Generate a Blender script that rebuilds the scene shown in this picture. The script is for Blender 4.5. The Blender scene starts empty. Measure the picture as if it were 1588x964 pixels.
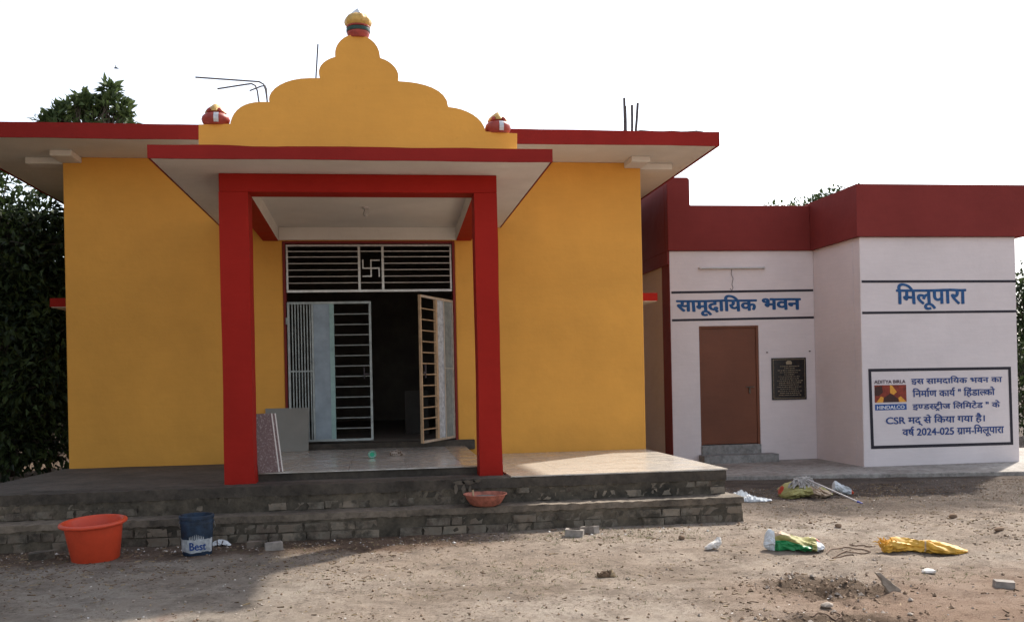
import bpy, bmesh, math, random
import numpy as np
from mathutils import Vector, Matrix, Euler

random.seed(7)
RNG = np.random.default_rng(7)
scn = bpy.context.scene
COL = scn.collection
R = math.radians

# ------------------------------------------------------------------ camera
PW, PH = 1588.0, 964.0                      # photograph size
FPX, DYP, YAW, ROLL = 1480.6, 102.2, R(7.815), R(-1.195)
CAM = np.array([0.0, -13.2, 1.0813])
_fw = np.array([math.sin(YAW), math.cos(YAW), 0.0])
_r = np.array([math.cos(YAW), -math.sin(YAW), 0.0])
_u = np.array([0.0, 0.0, 1.0])
_c, _s = math.cos(ROLL), math.sin(ROLL)
_r, _u = _r * _c + _u * _s, _u * _c - _r * _s
cd = bpy.data.cameras.new('camera')
cam = bpy.data.objects.new('camera', cd)
COL.objects.link(cam)
cd.sensor_width = 36.0
cd.lens = FPX / PW * 36.0
cd.shift_y = DYP / PW
cd.clip_start = 0.05
cd.clip_end = 2000.0
M3 = Matrix(((_r[0], _u[0], -_fw[0]), (_r[1], _u[1], -_fw[1]), (_r[2], _u[2], -_fw[2])))
cam.matrix_world = Matrix.Translation(Vector(CAM)) @ M3.to_4x4()
scn.camera = cam

# ------------------------------------------------------------------ light
SUN_TO = Vector((0.727, 0.752, 1.0)).normalized()
world = bpy.data.worlds.new('World')
scn.world = world
world.use_nodes = True
wn, wl = world.node_tree.nodes, world.node_tree.links
wn.clear()
sky = wn.new('ShaderNodeTexSky')
sky.sky_type = 'NISHITA'
sky.sun_disc = False
sky.sun_elevation = math.asin(SUN_TO.z)
sky.sun_rotation = math.atan2(SUN_TO.x, SUN_TO.y)
sky.air_density = 1.0
sky.dust_density = 1.6
sky.ozone_density = 1.0
hsv = wn.new('ShaderNodeHueSaturation')
hsv.inputs['Saturation'].default_value = 0.45
bg = wn.new('ShaderNodeBackground')
bg.inputs['Strength'].default_value = 0.112
wo = wn.new('ShaderNodeOutputWorld')
wl.new(sky.outputs[0], hsv.inputs['Color'])
wl.new(hsv.outputs[0], bg.inputs['Color'])
wl.new(bg.outputs[0], wo.inputs['Surface'])
sl = bpy.data.lights.new('sun', 'SUN')
sl.energy = 2.6
sl.angle = R(1.6)
sl.color = (1.0, 0.93, 0.82)
sun = bpy.data.objects.new('sun', sl)
COL.objects.link(sun)
sun.rotation_euler = (-SUN_TO).to_track_quat('-Z', 'Y').to_euler()
sun.location = (20, 20, 30)
scn.view_settings.view_transform = 'Standard'
scn.view_settings.look = 'None'
scn.view_settings.exposure = 1.36
scn.view_settings.gamma = 1.0
scn.view_settings.use_curve_mapping = False
try:
    scn.cycles.max_bounces = 8
    scn.cycles.use_denoising = True
except Exception:
    pass


# ------------------------------------------------------------------ pixel -> place
def ray(x, y):
    return _fw * FPX + _r * (x - PW / 2) - _u * (y - PH / 2 - DYP)


def pz(x, y, z):
    d = ray(x, y)
    return Vector(CAM + d * (z - CAM[2]) / d[2])


def py(x, y, Y):
    d = ray(x, y)
    return Vector(CAM + d * (Y - CAM[1]) / d[1])


# ------------------------------------------------------------------ noise
_perm = RNG.random((256, 256))


def vnoise(x, y):
    x = np.asarray(x, float); y = np.asarray(y, float)
    xi = np.floor(x).astype(int); yi = np.floor(y).astype(int)
    fx = x - xi; fy = y - yi
    fx = fx * fx * (3 - 2 * fx); fy = fy * fy * (3 - 2 * fy)
    g = lambda a, b: _perm[a & 255, b & 255]
    return ((g(xi, yi) * (1 - fx) + g(xi + 1, yi) * fx) * (1 - fy)
            + (g(xi, yi + 1) * (1 - fx) + g(xi + 1, yi + 1) * fx) * fy) - 0.5


def fbm(x, y, o=4):
    t = 0; a = 1.0; f = 1.0
    for i in range(o):
        t = t + a * vnoise(np.asarray(x) * f + 17.3 * i, np.asarray(y) * f - 9.1 * i)
        a *= 0.5; f *= 2.03
    return t


def sstep(a, b, x):
    t = np.clip((np.asarray(x, float) - a) / (b - a), 0, 1)
    return t * t * (3 - 2 * t)


def gz(x, y):
    x = np.asarray(x, float); y = np.asarray(y, float)
    z = -0.40 - 0.075 * sstep(3.9, 5.2, x) * sstep(-3.4, -1.2, y)
    z = z + 0.03 * fbm(x * 0.45, y * 0.45, 3) + 0.014 * fbm(x * 2.3, y * 2.3, 3)
    rough = 0.6 + 0.4 * sstep(2.0, 4.5, x)
    z = z + 0.030 * rough * fbm(x * 6.0 + 3, y * 6.0, 4)
    # dug patch of clods
    m = np.exp(-(((x - 3.0) / 0.42) ** 2 + ((y + 7.0) / 0.42) ** 2))
    z = z - 0.02 * m + 0.11 * m * fbm(x * 9, y * 9, 3)
    m = np.exp(-(((x - 2.5) / 0.5) ** 2 + ((y + 8.0) / 0.3) ** 2))
    z = z + 0.09 * m * fbm(x * 9, y * 9, 3)
    # flat against the steps and the apron
    near = sstep(-4.5, -4.2, y) * (1 - sstep(3.9, 4.3, x))
    z = z * (1 - near) + (-0.405 + 0.012 * fbm(x * 3, y * 3, 3)) * near
    ap = sstep(-1.2, -0.75, y) * sstep(3.8, 4.3, x)
    z = z * (1 - ap) + (-0.475 + 0.012 * fbm(x * 3, y * 3, 3)) * ap
    return z


def on_ground(px_, py_, lift=0.0):
    p = pz(px_, py_, -0.40)
    for _ in range(4):
        p = pz(px_, py_, float(gz(p.x, p.y)))
    p.z = float(gz(p.x, p.y)) + lift
    return p


# ------------------------------------------------------------------ materials
def mk(name):
    m = bpy.data.materials.new(name)
    m.use_nodes = True
    n, l = m.node_tree.nodes, m.node_tree.links
    b = n['Principled BSDF']
    return m, n, l, b


def noise_tex(n, l, scale, detail=6.0, rough=0.6, vec=None, stretch=None):
    t = n.new('ShaderNodeTexNoise')
    t.inputs['Scale'].default_value = scale
    t.inputs['Detail'].default_value = detail
    t.inputs['Roughness'].default_value = rough
    if stretch:
        mp = n.new('ShaderNodeMapping')
        mp.inputs['Scale'].default_value = stretch
        l.new(vec, mp.inputs['Vector'])
        vec = mp.outputs[0]
    if vec is not None:
        l.new(vec, t.inputs['Vector'])
    return t.outputs['Fac']


def ramp(n, l, fac, stops):
    r = n.new('ShaderNodeValToRGB')
    e = r.color_ramp.elements
    while len(e) < len(stops):
        e.new(0.5)
    for i, (p, c) in enumerate(stops):
        e[i].position = p
        e[i].color = (c[0], c[1], c[2], 1.0) if not isinstance(c, (int, float)) else (c, c, c, 1.0)
    l.new(fac, r.inputs['Fac'])
    return r.outputs['Color']


def mix(n, l, fac, a, b, mode='MIX'):
    m = n.new('ShaderNodeMix')
    m.data_type = 'RGBA'
    m.blend_type = mode
    for s, v in ((m.inputs[0], fac), (m.inputs[6], a), (m.inputs[7], b)):
        if hasattr(v, 'is_linked') or hasattr(v, 'links'):
            l.new(v, s)
        elif isinstance(v, (int, float)):
            s.default_value = v
        else:
            s.default_value = (v[0], v[1], v[2], 1.0)
    return m.outputs[2]


def bump(n, l, b, h, strength=0.2, dist=0.01, prev=None):
    bp = n.new('ShaderNodeBump')
    bp.inputs['Strength'].default_value = strength
    bp.inputs['Distance'].default_value = dist
    l.new(h, bp.inputs['Height'])
    if prev is not None:
        l.new(prev, bp.inputs['Normal'])
    l.new(bp.outputs[0], b.inputs['Normal'])
    return bp.outputs[0]


def pos(n):
    return n.new('ShaderNodeNewGeometry').outputs['Position']


def paint(name, col, rough=0.7, var=0.12, streak=0.08, chip=0.0, chipcol=(0.5, 0.47, 0.42), bs=0.25, spec=0.3):
    m, n, l, b = mk(name)
    p = pos(n)
    c = col
    big = noise_tex(n, l, 0.9, 5, 0.6, p)
    dark = tuple(x * (1 - var) for x in col); light = tuple(min(1, x * (1 + var * 0.7)) for x in col)
    out = ramp(n, l, big, [(0.32, dark), (0.68, light)])
    fine = noise_tex(n, l, 1.0, 6, 0.7, p, (3.0, 3.0, 26.0))
    f2 = ramp(n, l, fine, [(0.35, 1 - streak), (0.65, 1.0)])
    out = mix(n, l, 1.0, out, f2, 'MULTIPLY')
    spots = noise_tex(n, l, 7.0, 8, 0.75, p)
    f3 = ramp(n, l, spots, [(0.24, 0.82), (0.36, 1.0)])
    out = mix(n, l, 1.0, out, f3, 'MULTIPLY')
    if chip > 0:
        cn = noise_tex(n, l, 18.0, 8, 0.75, p)
        f = ramp(n, l, cn, [(1 - chip - 0.03, 0.0), (1 - chip, 1.0)])
        out = mix(n, l, f, out, chipcol)
    l.new(out, b.inputs['Base Color'])
    b.inputs['Roughness'].default_value = rough
    b.inputs['Specular IOR Level'].default_value = spec
    h1 = noise_tex(n, l, 2.2, 4, 0.6, p)
    h2 = noise_tex(n, l, 40.0, 6, 0.7, p)
    nb = bump(n, l, b, h1, bs, 0.06)
    bump(n, l, b, h2, bs, 0.004, nb)
    return m


def simple(name, col, rough=0.5, metal=0.0, var=0.15, scale=20.0, bs=0.15, bd=0.003, spec=0.4):
    m, n, l, b = mk(name)
    p = pos(n)
    f = noise_tex(n, l, scale, 6, 0.65, p)
    out = ramp(n, l, f, [(0.3, tuple(x * (1 - var) for x in col)), (0.7, tuple(min(1, x * (1 + var)) for x in col))])
    l.new(out, b.inputs['Base Color'])
    b.inputs['Roughness'].default_value = rough
    b.inputs['Metallic'].default_value = metal
    b.inputs['Specular IOR Level'].default_value = spec
    if bs:
        bump(n, l, b, f, bs, bd)
    return m


MAT = {}
MAT['yellow'] = paint('yellow_wall_paint', (0.72, 0.345, 0.060), 0.72, 0.10, 0.03, 0.0)
MAT['red'] = paint('red_paint', (0.34, 0.016, 0.010), 0.65, 0.12, 0.05, 0.0, spec=0.12)
MAT['redtrim'] = paint('red_trim_paint', (0.26, 0.018, 0.014), 0.65, 0.14, 0.05, 0.03, (0.5, 0.28, 0.22), spec=0.12)
MAT['maroon'] = paint('maroon_parapet_paint', (0.205, 0.034, 0.030), 0.75, 0.12, 0.05, spec=0.12)
MAT['white'] = paint('soffit_whitewash', (0.72, 0.68, 0.62), 0.85, 0.10, 0.04)
MAT['hallwhite'] = paint('hall_pale_paint', (0.70, 0.63, 0.63), 0.85, 0.07, 0.05)
MAT['black_line'] = simple('black_line_paint', (0.012, 0.010, 0.02), 0.6, 0, 0.3, 30)
MAT['blue_letter'] = simple('blue_letter_paint', (0.008, 0.075, 0.22), 0.6, 0, 0.35, 25)
MAT['navy_letter'] = simple('navy_letter_paint', (0.015, 0.05, 0.20), 0.6, 0, 0.3, 30)
MAT['dark_letter'] = simple('dark_letter_paint', (0.05, 0.02, 0.04), 0.6, 0, 0.3, 30)
MAT['letter_white'] = simple('white_letter_paint', (0.75, 0.75, 0.78), 0.6, 0, 0.1, 30)
MAT['logo_blue'] = simple('logo_blue_paint', (0.015, 0.075, 0.28), 0.6, 0, 0.2, 25)
MAT['logo_red'] = simple('logo_red_paint', (0.22, 0.03, 0.015), 0.6, 0, 0.5, 14)
MAT['logo_orange'] = simple('logo_orange_paint', (0.72, 0.33, 0.04), 0.6, 0, 0.15, 25)
MAT['logo_dark'] = simple('logo_dark_paint', (0.05, 0.015, 0.01), 0.6, 0, 0.3, 25)
MAT['brown_door'] = paint('brown_steel_door_paint', (0.165, 0.056, 0.028), 0.5, 0.18, 0.08, 0.03, (0.3, 0.2, 0.15), 0.15)
MAT['steel'] = simple('bare_steel', (0.50, 0.50, 0.48), 0.42, 0.75, 0.2, 14, 0.1)
MAT['greysteel'] = simple('grey_primer_steel', (0.30, 0.33, 0.32), 0.5, 0.4, 0.25, 9, 0.1)
MAT['teal'] = simple('teal_primer', (0.24, 0.36, 0.34), 0.5, 0.1, 0.2, 9, 0.1)
MAT['sheet'] = simple('pale_blue_sheet_steel', (0.22, 0.265, 0.30), 0.45, 0.3, 0.18, 5, 0.1)
MAT['primer'] = simple('tan_primer_steel', (0.36, 0.25, 0.15), 0.55, 0.2, 0.3, 12, 0.1)
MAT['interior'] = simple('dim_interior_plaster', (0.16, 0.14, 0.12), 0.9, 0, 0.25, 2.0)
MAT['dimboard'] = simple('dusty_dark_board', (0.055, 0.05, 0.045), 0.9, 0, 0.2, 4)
MAT['granite'] = simple('black_granite', (0.012, 0.011, 0.012), 0.25, 0, 0.6, 90, 0.0)
MAT['goldtext'] = simple('engraved_gold_text', (0.30, 0.24, 0.16), 0.5, 0.2, 0.3, 60)
MAT['gold'] = simple('gold_paint', (0.52, 0.31, 0.08), 0.45, 0.1, 0.3, 14)
MAT['silver'] = simple('silver_paint', (0.55, 0.56, 0.58), 0.4, 0.3, 0.15, 20)
MAT['green_band'] = simple('dark_green_paint', (0.012, 0.045, 0.033), 0.5, 0, 0.3, 20)
MAT['potred'] = simple('pot_red_paint', (0.33, 0.045, 0.03), 0.5, 0, 0.25, 16)
MAT['rod'] = simple('rusted_rebar', (0.06, 0.05, 0.055), 0.7, 0.3, 0.4, 40)
MAT['orange_plastic'] = simple('orange_plastic', (0.56, 0.060, 0.022), 0.45, 0, 0.10, 8, 0.05)
MAT['blue_plastic'] = simple('dusty_blue_plastic', (0.013, 0.027, 0.052), 0.55, 0, 0.7, 16, 0.1)
MAT['label_white'] = simple('scuffed_white_label', (0.33, 0.35, 0.37), 0.6, 0, 0.45, 18)
MAT['pan'] = simple('mortar_pan_plastic', (0.36, 0.12, 0.08), 0.7, 0, 0.45, 16, 0.3)
MAT['mortar'] = simple('wet_mortar', (0.16, 0.145, 0.13), 0.85, 0, 0.3, 26, 0.8, 0.01)
MAT['tile_grey'] = simple('grey_vitrified_tile', (0.21, 0.20, 0.175), 0.35, 0, 0.08, 4, 0.02)
MAT['tile_edge'] = simple('raw_tile_edge', (0.60, 0.56, 0.52), 0.8, 0, 0.1, 30)
MAT['white_cloth'] = simple('white_plastic_cloth', (0.62, 0.64, 0.66), 0.6, 0, 0.12, 16, 0.3, 0.006)
MAT['paper'] = simple('crumpled_paper', (0.62, 0.58, 0.54), 0.8, 0, 0.15, 18, 0.3, 0.006)
MAT['yellow_sack'] = simple('yellow_woven_sack', (0.62, 0.34, 0.045), 0.6, 0, 0.3, 14, 0.4, 0.008)
MAT['green_sack'] = simple('green_printed_sack', (0.02, 0.23, 0.075), 0.45, 0, 0.35, 14, 0.3, 0.006)
MAT['beige_sack'] = simple('beige_sack_fabric', (0.46, 0.34, 0.24), 0.75, 0, 0.3, 14, 0.4, 0.006)
MAT['olive_sack'] = simple('olive_yellow_sack', (0.33, 0.30, 0.11), 0.7, 0, 0.35, 12, 0.4, 0.006)
MAT['red_print'] = simple('red_print', (0.42, 0.05, 0.03), 0.5, 0, 0.3, 14)
MAT['mop'] = simple('grey_mop_yarn', (0.42, 0.39, 0.37), 0.9, 0, 0.4, 40)
MAT['stick'] = simple('pale_mop_stick', (0.50, 0.47, 0.47), 0.5, 0, 0.2, 30)
MAT['blue_tip'] = simple('blue_plastic_tip', (0.03, 0.05, 0.30), 0.4, 0, 0.1, 20)
MAT['green_tape'] = simple('green_tape', (0.02, 0.38, 0.20), 0.4, 0, 0.1, 20)
MAT['rope'] = simple('dark_rope', (0.15, 0.095, 0.065), 0.9, 0, 0.4, 40)
MAT['bark'] = simple('tree_bark', (0.07, 0.055, 0.042), 0.9, 0, 0.4, 9, 0.8, 0.02)
MAT['bulb'] = simple('frosted_bulb', (0.45, 0.44, 0.42), 0.3, 0, 0.05, 10, 0.0)
MAT['batten'] = simple('white_batten', (0.62, 0.58, 0.56), 0.4, 0, 0.1, 10, 0.0)
MAT['straw'] = simple('straw_litter', (0.30, 0.22, 0.13), 0.9, 0, 0.4, 30)
MAT['brownleaf'] = simple('dry_leaf_litter', (0.12, 0.075, 0.045), 0.9, 0, 0.5, 30)
MAT['pebble'] = simple('pebble', (0.30, 0.25, 0.21), 0.9, 0, 0.35, 12, 0.4)
MAT['clod'] = simple('earth_clod', (0.20, 0.135, 0.09), 0.95, 0, 0.35, 14, 0.6, 0.01)
MAT['bird'] = simple('bird_feathers', (0.05, 0.05, 0.05), 0.8)


def concrete(name, col, stain, wet=0.0, rough=0.85):
    m, n, l, b = mk(name)
    p = pos(n)
    a = noise_tex(n, l, 1.6, 8, 0.7, p)
    out = ramp(n, l, a, [(0.33, stain), (0.6, col)])
    c2 = noise_tex(n, l, 11, 8, 0.75, p)
    out = mix(n, l, 1.0, out, ramp(n, l, c2, [(0.30, 0.42), (0.5, 0.95), (0.7, 1.3)]), 'MULTIPLY')
    l.new(out, b.inputs['Base Color'])
    b.inputs['Roughness'].default_value = rough
    h = noise_tex(n, l, 22, 8, 0.75, p)
    nb = bump(n, l, b, a, 0.3, 0.03)
    bump(n, l, b, h, 0.6, 0.012, nb)
    return m


MAT['deck'] = concrete('trowelled_cement', (0.105, 0.086, 0.070), (0.05, 0.040, 0.032))
MAT['lip'] = concrete('damp_cement_lip', (0.078, 0.062, 0.047), (0.028, 0.022, 0.016))
MAT['core'] = concrete('mossy_mortar', (0.115, 0.092, 0.065), (0.022, 0.018, 0.012))
MAT['tread'] = concrete('worn_cement_tread', (0.19, 0.15, 0.112), (0.06, 0.047, 0.034))
MAT['apron'] = concrete('pale_cement_apron', (0.36, 0.33, 0.30), (0.24, 0.21, 0.185))
MAT['hstep'] = concrete('grey_cement_step', (0.28, 0.275, 0.265), (0.20, 0.19, 0.18))


def brick_mat(name, c1, c2, c3):
    m, n, l, b = mk(name)
    p = pos(n)
    oi = n.new('ShaderNodeObjectInfo')
    base = ramp(n, l, oi.outputs['Random'], [(0.0, c1), (0.55, c2), (1.0, c3)])
    f = noise_tex(n, l, 9, 8, 0.75, p)
    out = mix(n, l, ramp(n, l, f, [(0.42, 0.0), (0.6, 1.0)]), base, (0.17, 0.145, 0.112))
    g = noise_tex(n, l, 3.1, 8, 0.7, p)
    out = mix(n, l, ramp(n, l, g, [(0.48, 0.0), (0.60, 0.85)]), out, (0.032, 0.026, 0.018))
    l.new(out, b.inputs['Base Color'])
    b.inputs['Roughness'].default_value = 0.9
    h = noise_tex(n, l, 35, 8, 0.75, p)
    bump(n, l, b, h, 0.8, 0.012)
    return m


MAT['brick'] = brick_mat('mortar_smeared_brick', (0.08, 0.058, 0.044), (0.16, 0.122, 0.09), (0.26, 0.205, 0.15))
MAT['greybrick'] = simple('grey_fly_ash_brick', (0.255, 0.225, 0.20), 0.9, 0, 0.35, 14, 0.6, 0.006)
MAT['oldshard'] = simple('weathered_stone', (0.25, 0.20, 0.155), 0.9, 0, 0.35, 14, 0.6, 0.006)
MAT['oldbrick'] = brick_mat('dark_old_brick', (0.13, 0.09, 0.07), (0.16, 0.115, 0.09), (0.19, 0.14, 0.11))


def tile_mat(name, col, dirt, amt):
    m, n, l, b = mk(name)
    p = pos(n)
    v = noise_tex(n, l, 2.5, 8, 0.7, p, (1.0, 2.2, 1.0))
    c = mix(n, l, ramp(n, l, v, [(0.5 - amt, 0.0), (0.62 - amt * 0.5, 1.0)]), dirt, col)
    sp = noise_tex(n, l, 6.0, 8, 0.8, p, (1.0, 3.0, 1.0))
    c = mix(n, l, ramp(n, l, sp, [(0.27, 0.9), (0.34, 0.0)]), c, (0.09, 0.075, 0.06))
    l.new(c, b.inputs['Base Color'])
    rr = ramp(n, l, v, [(0.4, 0.38), (0.62, 0.09)])
    l.new(rr, b.inputs['Roughness'])
    b.inputs['Specular IOR Level'].default_value = 0.5
    return m


MAT['tile_white'] = tile_mat('glossy_ivory_tile', (0.62, 0.58, 0.52), (0.42, 0.36, 0.29), 0.10)
MAT['tile_dirty'] = tile_mat('dusty_ivory_tile', (0.58, 0.55, 0.51), (0.34, 0.30, 0.255), 0.06)
MAT['tile_beige'] = tile_mat('dusty_beige_tile', (0.48, 0.40, 0.31), (0.36, 0.28, 0.20), 0.05)

m, n, l, b = mk('maroon_speckled_tile')
p = pos(n)
f = noise_tex(n, l, 60, 4, 0.8, p)
l.new(ramp(n, l, f, [(0.42, (0.10, 0.045, 0.04)), (0.56, (0.13, 0.07, 0.06)), (0.64, (0.36, 0.28, 0.26))]), b.inputs['Base Color'])
b.inputs['Roughness'].default_value = 0.4
MAT['tile_maroon'] = m

# ground
m, n, l, b = mk('dry_trampled_earth')
p = pos(n)
a = noise_tex(n, l, 0.55, 8, 0.65, p)
soil = ramp(n, l, a, [(0.30, (0.34, 0.26, 0.20)), (0.5, (0.445, 0.36, 0.29)), (0.7, (0.52, 0.445, 0.375))])
g = noise_tex(n, l, 2.6, 10, 0.75, p)
soil = mix(n, l, ramp(n, l, g, [(0.46, 0.0), (0.62, 0.85)]), soil, (0.25, 0.20, 0.16))
h3 = noise_tex(n, l, 14, 10, 0.8, p)
soil = mix(n, l, 1.0, soil, ramp(n, l, h3, [(0.30, 0.5), (0.44, 0.94), (0.6, 1.02), (0.78, 1.2)]), 'MULTIPLY')
sp = noise_tex(n, l, 42, 5, 0.75, p)
clump = noise_tex(n, l, 1.9, 5, 0.65, p)
spm = mix(n, l, 1.0, ramp(n, l, sp, [(0.53, 0.0), (0.60, 1.0)]), ramp(n, l, clump, [(0.42, 0.05), (0.62, 0.85)]), 'MULTIPLY')
soil = mix(n, l, spm, soil, (0.085, 0.06, 0.042))
sp2 = noise_tex(n, l, 75, 3, 0.6, p)
soil = mix(n, l, ramp(n, l, sp2, [(0.66, 0.0), (0.72, 0.6)]), soil, (0.42, 0.36, 0.29))
sep = n.new('ShaderNodeSeparateXYZ')
l.new(p, sep.inputs[0])


def math_n(op, a_, b_=None, c_=None):
    q = n.new('ShaderNodeMath'); q.operation = op
    for i, v in enumerate((a_, b_, c_)):
        if v is None:
            continue
        if isinstance(v, (int, float)):
            q.inputs[i].default_value = v
        else:
            l.new(v, q.inputs[i])
    return q.outputs[0]


def mrange(v, a0, a1):
    q = n.new('ShaderNodeMapRange'); q.interpolation_type = 'SMOOTHSTEP'
    q.inputs[1].default_value = a0; q.inputs[2].default_value = a1
    l.new(v, q.inputs[0])
    return q.outputs[0]


wob = noise_tex(n, l, 1.1, 6, 0.65, p)
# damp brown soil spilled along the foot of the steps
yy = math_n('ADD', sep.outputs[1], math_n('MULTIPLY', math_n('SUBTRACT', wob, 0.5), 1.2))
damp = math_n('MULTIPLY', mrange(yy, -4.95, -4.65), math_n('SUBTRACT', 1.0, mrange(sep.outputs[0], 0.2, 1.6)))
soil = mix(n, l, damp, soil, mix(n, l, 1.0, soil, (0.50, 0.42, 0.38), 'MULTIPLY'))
# grey sandy spill on the left, red earth in front on the right
grey = math_n('MULTIPLY', math_n('SUBTRACT', 1.0, mrange(math_n('ADD', sep.outputs[0], math_n('MULTIPLY', wob, 1.4)), -0.6, 0.9)), 0.7)
soil = mix(n, l, grey, soil, mix(n, l, 1.0, soil, (0.86, 0.93, 0.98), 'MULTIPLY'))
red = math_n('MULTIPLY', mrange(sep.outputs[0], 1.6, 3.2), math_n('SUBTRACT', 1.0, mrange(yy, -7.4, -6.3)))
soil = mix(n, l, math_n('MULTIPLY', red, 0.55), soil, (0.30, 0.175, 0.11))
damp_shade = math_n('MULTIPLY', mrange(sep.outputs[0], 3.2, 4.3), mrange(yy, -4.5, -3.5))  # soil darkened before the hall: damp earth, plus painted extent of the hall's shadow
soil = mix(n, l, damp_shade, soil, mix(n, l, 1.0, soil, (0.36, 0.35, 0.36), 'MULTIPLY'))
def spot(cx, cy, rx, ry):
    dx_ = math_n('DIVIDE', math_n('SUBTRACT', sep.outputs[0], cx), rx); dy_ = math_n('DIVIDE', math_n('SUBTRACT', sep.outputs[1], cy), ry)
    d2 = math_n('ADD', math_n('MULTIPLY', dx_, dx_), math_n('MULTIPLY', dy_, dy_))
    d2 = math_n('ADD', d2, math_n('MULTIPLY', math_n('SUBTRACT', h3, 0.5), 2.2))
    return math_n('SUBTRACT', 1.0, mrange(d2, 0.45, 1.25))


for cx_, cy_, rx_, ry_, k_ in ((3.0, -7.0, 0.42, 0.42, 0.8), (2.5, -8.0, 0.6, 0.32, 0.85), (2.2, -6.3, 0.5, 0.3, 0.25), (0.7, -6.6, 0.6, 0.3, 0.35), (3.6, -5.7, 0.3, 0.3, 0.3)):
    soil = mix(n, l, math_n('MULTIPLY', spot(cx_, cy_, rx_, ry_), k_), soil, (0.115, 0.078, 0.052))
pk = noise_tex(n, l, 1.7, 5, 0.6, p)
pinkm = math_n('MULTIPLY', math_n('SUBTRACT', 1.0, mrange(sep.outputs[1], -7.0, -6.75)),
               math_n('MULTIPLY', mrange(pk, 0.5, 0.62), math_n('SUBTRACT', 1.0, mrange(sep.outputs[0], -0.9, -0.5))))
soil = mix(n, l, math_n('MULTIPLY', pinkm, 0.3), soil, (0.50, 0.20, 0.14))
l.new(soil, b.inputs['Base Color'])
b.inputs['Roughness'].default_value = 0.95
b.inputs['Specular IOR Level'].default_value = 0.15
nb = bump(n, l, b, g, 0.9, 0.08)
nb = bump(n, l, b, h3, 1.0, 0.05, nb)
bump(n, l, b, sp, 0.8, 0.015, nb)
MAT['ground'] = m


def leaf_mat(name, dark, light):
    m, n, l, b = mk(name)
    at = n.new('ShaderNodeAttribute'); at.attribute_name = 'tint'
    c = ramp(n, l, at.outputs['Fac'], [(0.0, dark), (1.0, light)])
    l.new(c, b.inputs['Base Color'])
    b.inputs['Roughness'].default_value = 0.55
    b.inputs['Specular IOR Level'].default_value = 0.25
    tr = n.new('ShaderNodeBsdfTranslucent')
    l.new(c, tr.inputs['Color'])
    mx = n.new('ShaderNodeMixShader'); mx.inputs[0].default_value = 0.22
    l.new(b.outputs[0], mx.inputs[1]); l.new(tr.outputs[0], mx.inputs[2])
    l.new(mx.outputs[0], n['Material Output'].inputs['Surface'])
    return m


MAT['leaf'] = leaf_mat('glossy_dark_leaf', (0.011, 0.020, 0.008), (0.075, 0.110, 0.036))
MAT['leaf2'] = leaf_mat('mid_green_leaf', (0.03, 0.05, 0.018), (0.10, 0.14, 0.05))
MAT['grass'] = leaf_mat('dry_green_grass', (0.08, 0.10, 0.03), (0.19, 0.19, 0.07))


# ------------------------------------------------------------------ mesh helpers
class MB:
    def __init__(self):
        self.v = []; self.f = []; self.mi = []

    def add(self, vs, fs, mi=0):
        o = len(self.v)
        self.v.extend([Vector(q) for q in vs])
        for f in fs:
            self.f.append([i + o for i in f]); self.mi.append(mi)
        return self

    def box(self, x0, x1, y0, y1, z0, z1, mi=0):
        return self.hexa([(x0, y0, z0), (x1, y0, z0), (x1, y1, z0), (x0, y1, z0),
                          (x0, y0, z1), (x1, y0, z1), (x1, y1, z1), (x0, y1, z1)], mi)

    def hexa(self, c, mi=0):
        return self.add(c, [(3, 2, 1, 0), (4, 5, 6, 7), (0, 1, 5, 4), (1, 2, 6, 5), (2, 3, 7, 6), (3, 0, 4, 7)], mi)

    def prism_y(self, outline, y0, y1, mi=0):
        """outline: list of (x, z), counter-clockwise seen from -Y; extruded from y0 (front) to y1 (back)."""
        k = len(outline)
        vs = [(x, y0, z) for x, z in outline] + [(x, y1, z) for x, z in outline]
        fs = [list(range(k)), list(range(2 * k - 1, k - 1, -1))]
        fs += [(i, i + k, (i + 1) % k + k, (i + 1) % k) for i in range(k)]
        return self.add(vs, fs, mi)

    def tube(self, pts, r, seg=8, mi=0, cap=True):
        pts = [Vector(q) for q in pts]
        k = len(pts)
        rr = r if isinstance(r, (list, tuple)) else [r] * k
        vs = []; fs = []
        t0 = (pts[1] - pts[0]).normalized()
        a = t0.orthogonal().normalized()
        for i in range(k):
            t = (pts[min(i + 1, k - 1)] - pts[max(i - 1, 0)]).normalized()
            a = (a - t * a.dot(t)).normalized()
            bb = t.cross(a)
            for j in range(seg):
                w = 2 * math.pi * j / seg
                vs.append(pts[i] + (a * math.cos(w) + bb * math.sin(w)) * rr[i])
        for i in range(k - 1):
            for j in range(seg):
                fs.append((i * seg + j, i * seg + (j + 1) % seg, (i + 1) * seg + (j + 1) % seg, (i + 1) * seg + j))
        if cap:
            fs.append(list(range(seg - 1, -1, -1))); fs.append([(k - 1) * seg + j for j in range(seg)])
        return self.add(vs, fs, mi)

    def lathe(self, prof, c, seg=32, mi=0, sx=1.0, sy=1.0, wob=None):
        """prof: (radius, z) list bottom to top about c."""
        vs = []; fs = []
        k = len(prof)
        for i, (r, z) in enumerate(prof):
            for j in range(seg):
                w = 2 * math.pi * j / seg
                q = r * (1 + (wob(w, i) if wob else 0))
                vs.append((c[0] + q * math.cos(w) * sx, c[1] + q * math.sin(w) * sy, c[2] + z))
        for i in range(k - 1):
            for j in range(seg):
                fs.append((i * seg + j, i * seg + (j + 1) % seg, (i + 1) * seg + (j + 1) % seg, (i + 1) * seg + j))
        if prof[0][0] > 1e-5:
            fs.append(list(range(seg - 1, -1, -1)))
        if prof[-1][0] > 1e-5:
            fs.append([(k - 1) * seg + j for j in range(seg)])
        return self.add(vs, fs, mi)

    def xf(self, M):
        self.v = [M @ q for q in self.v]
        return self


WL = {}        # world place of each object's origin


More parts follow.
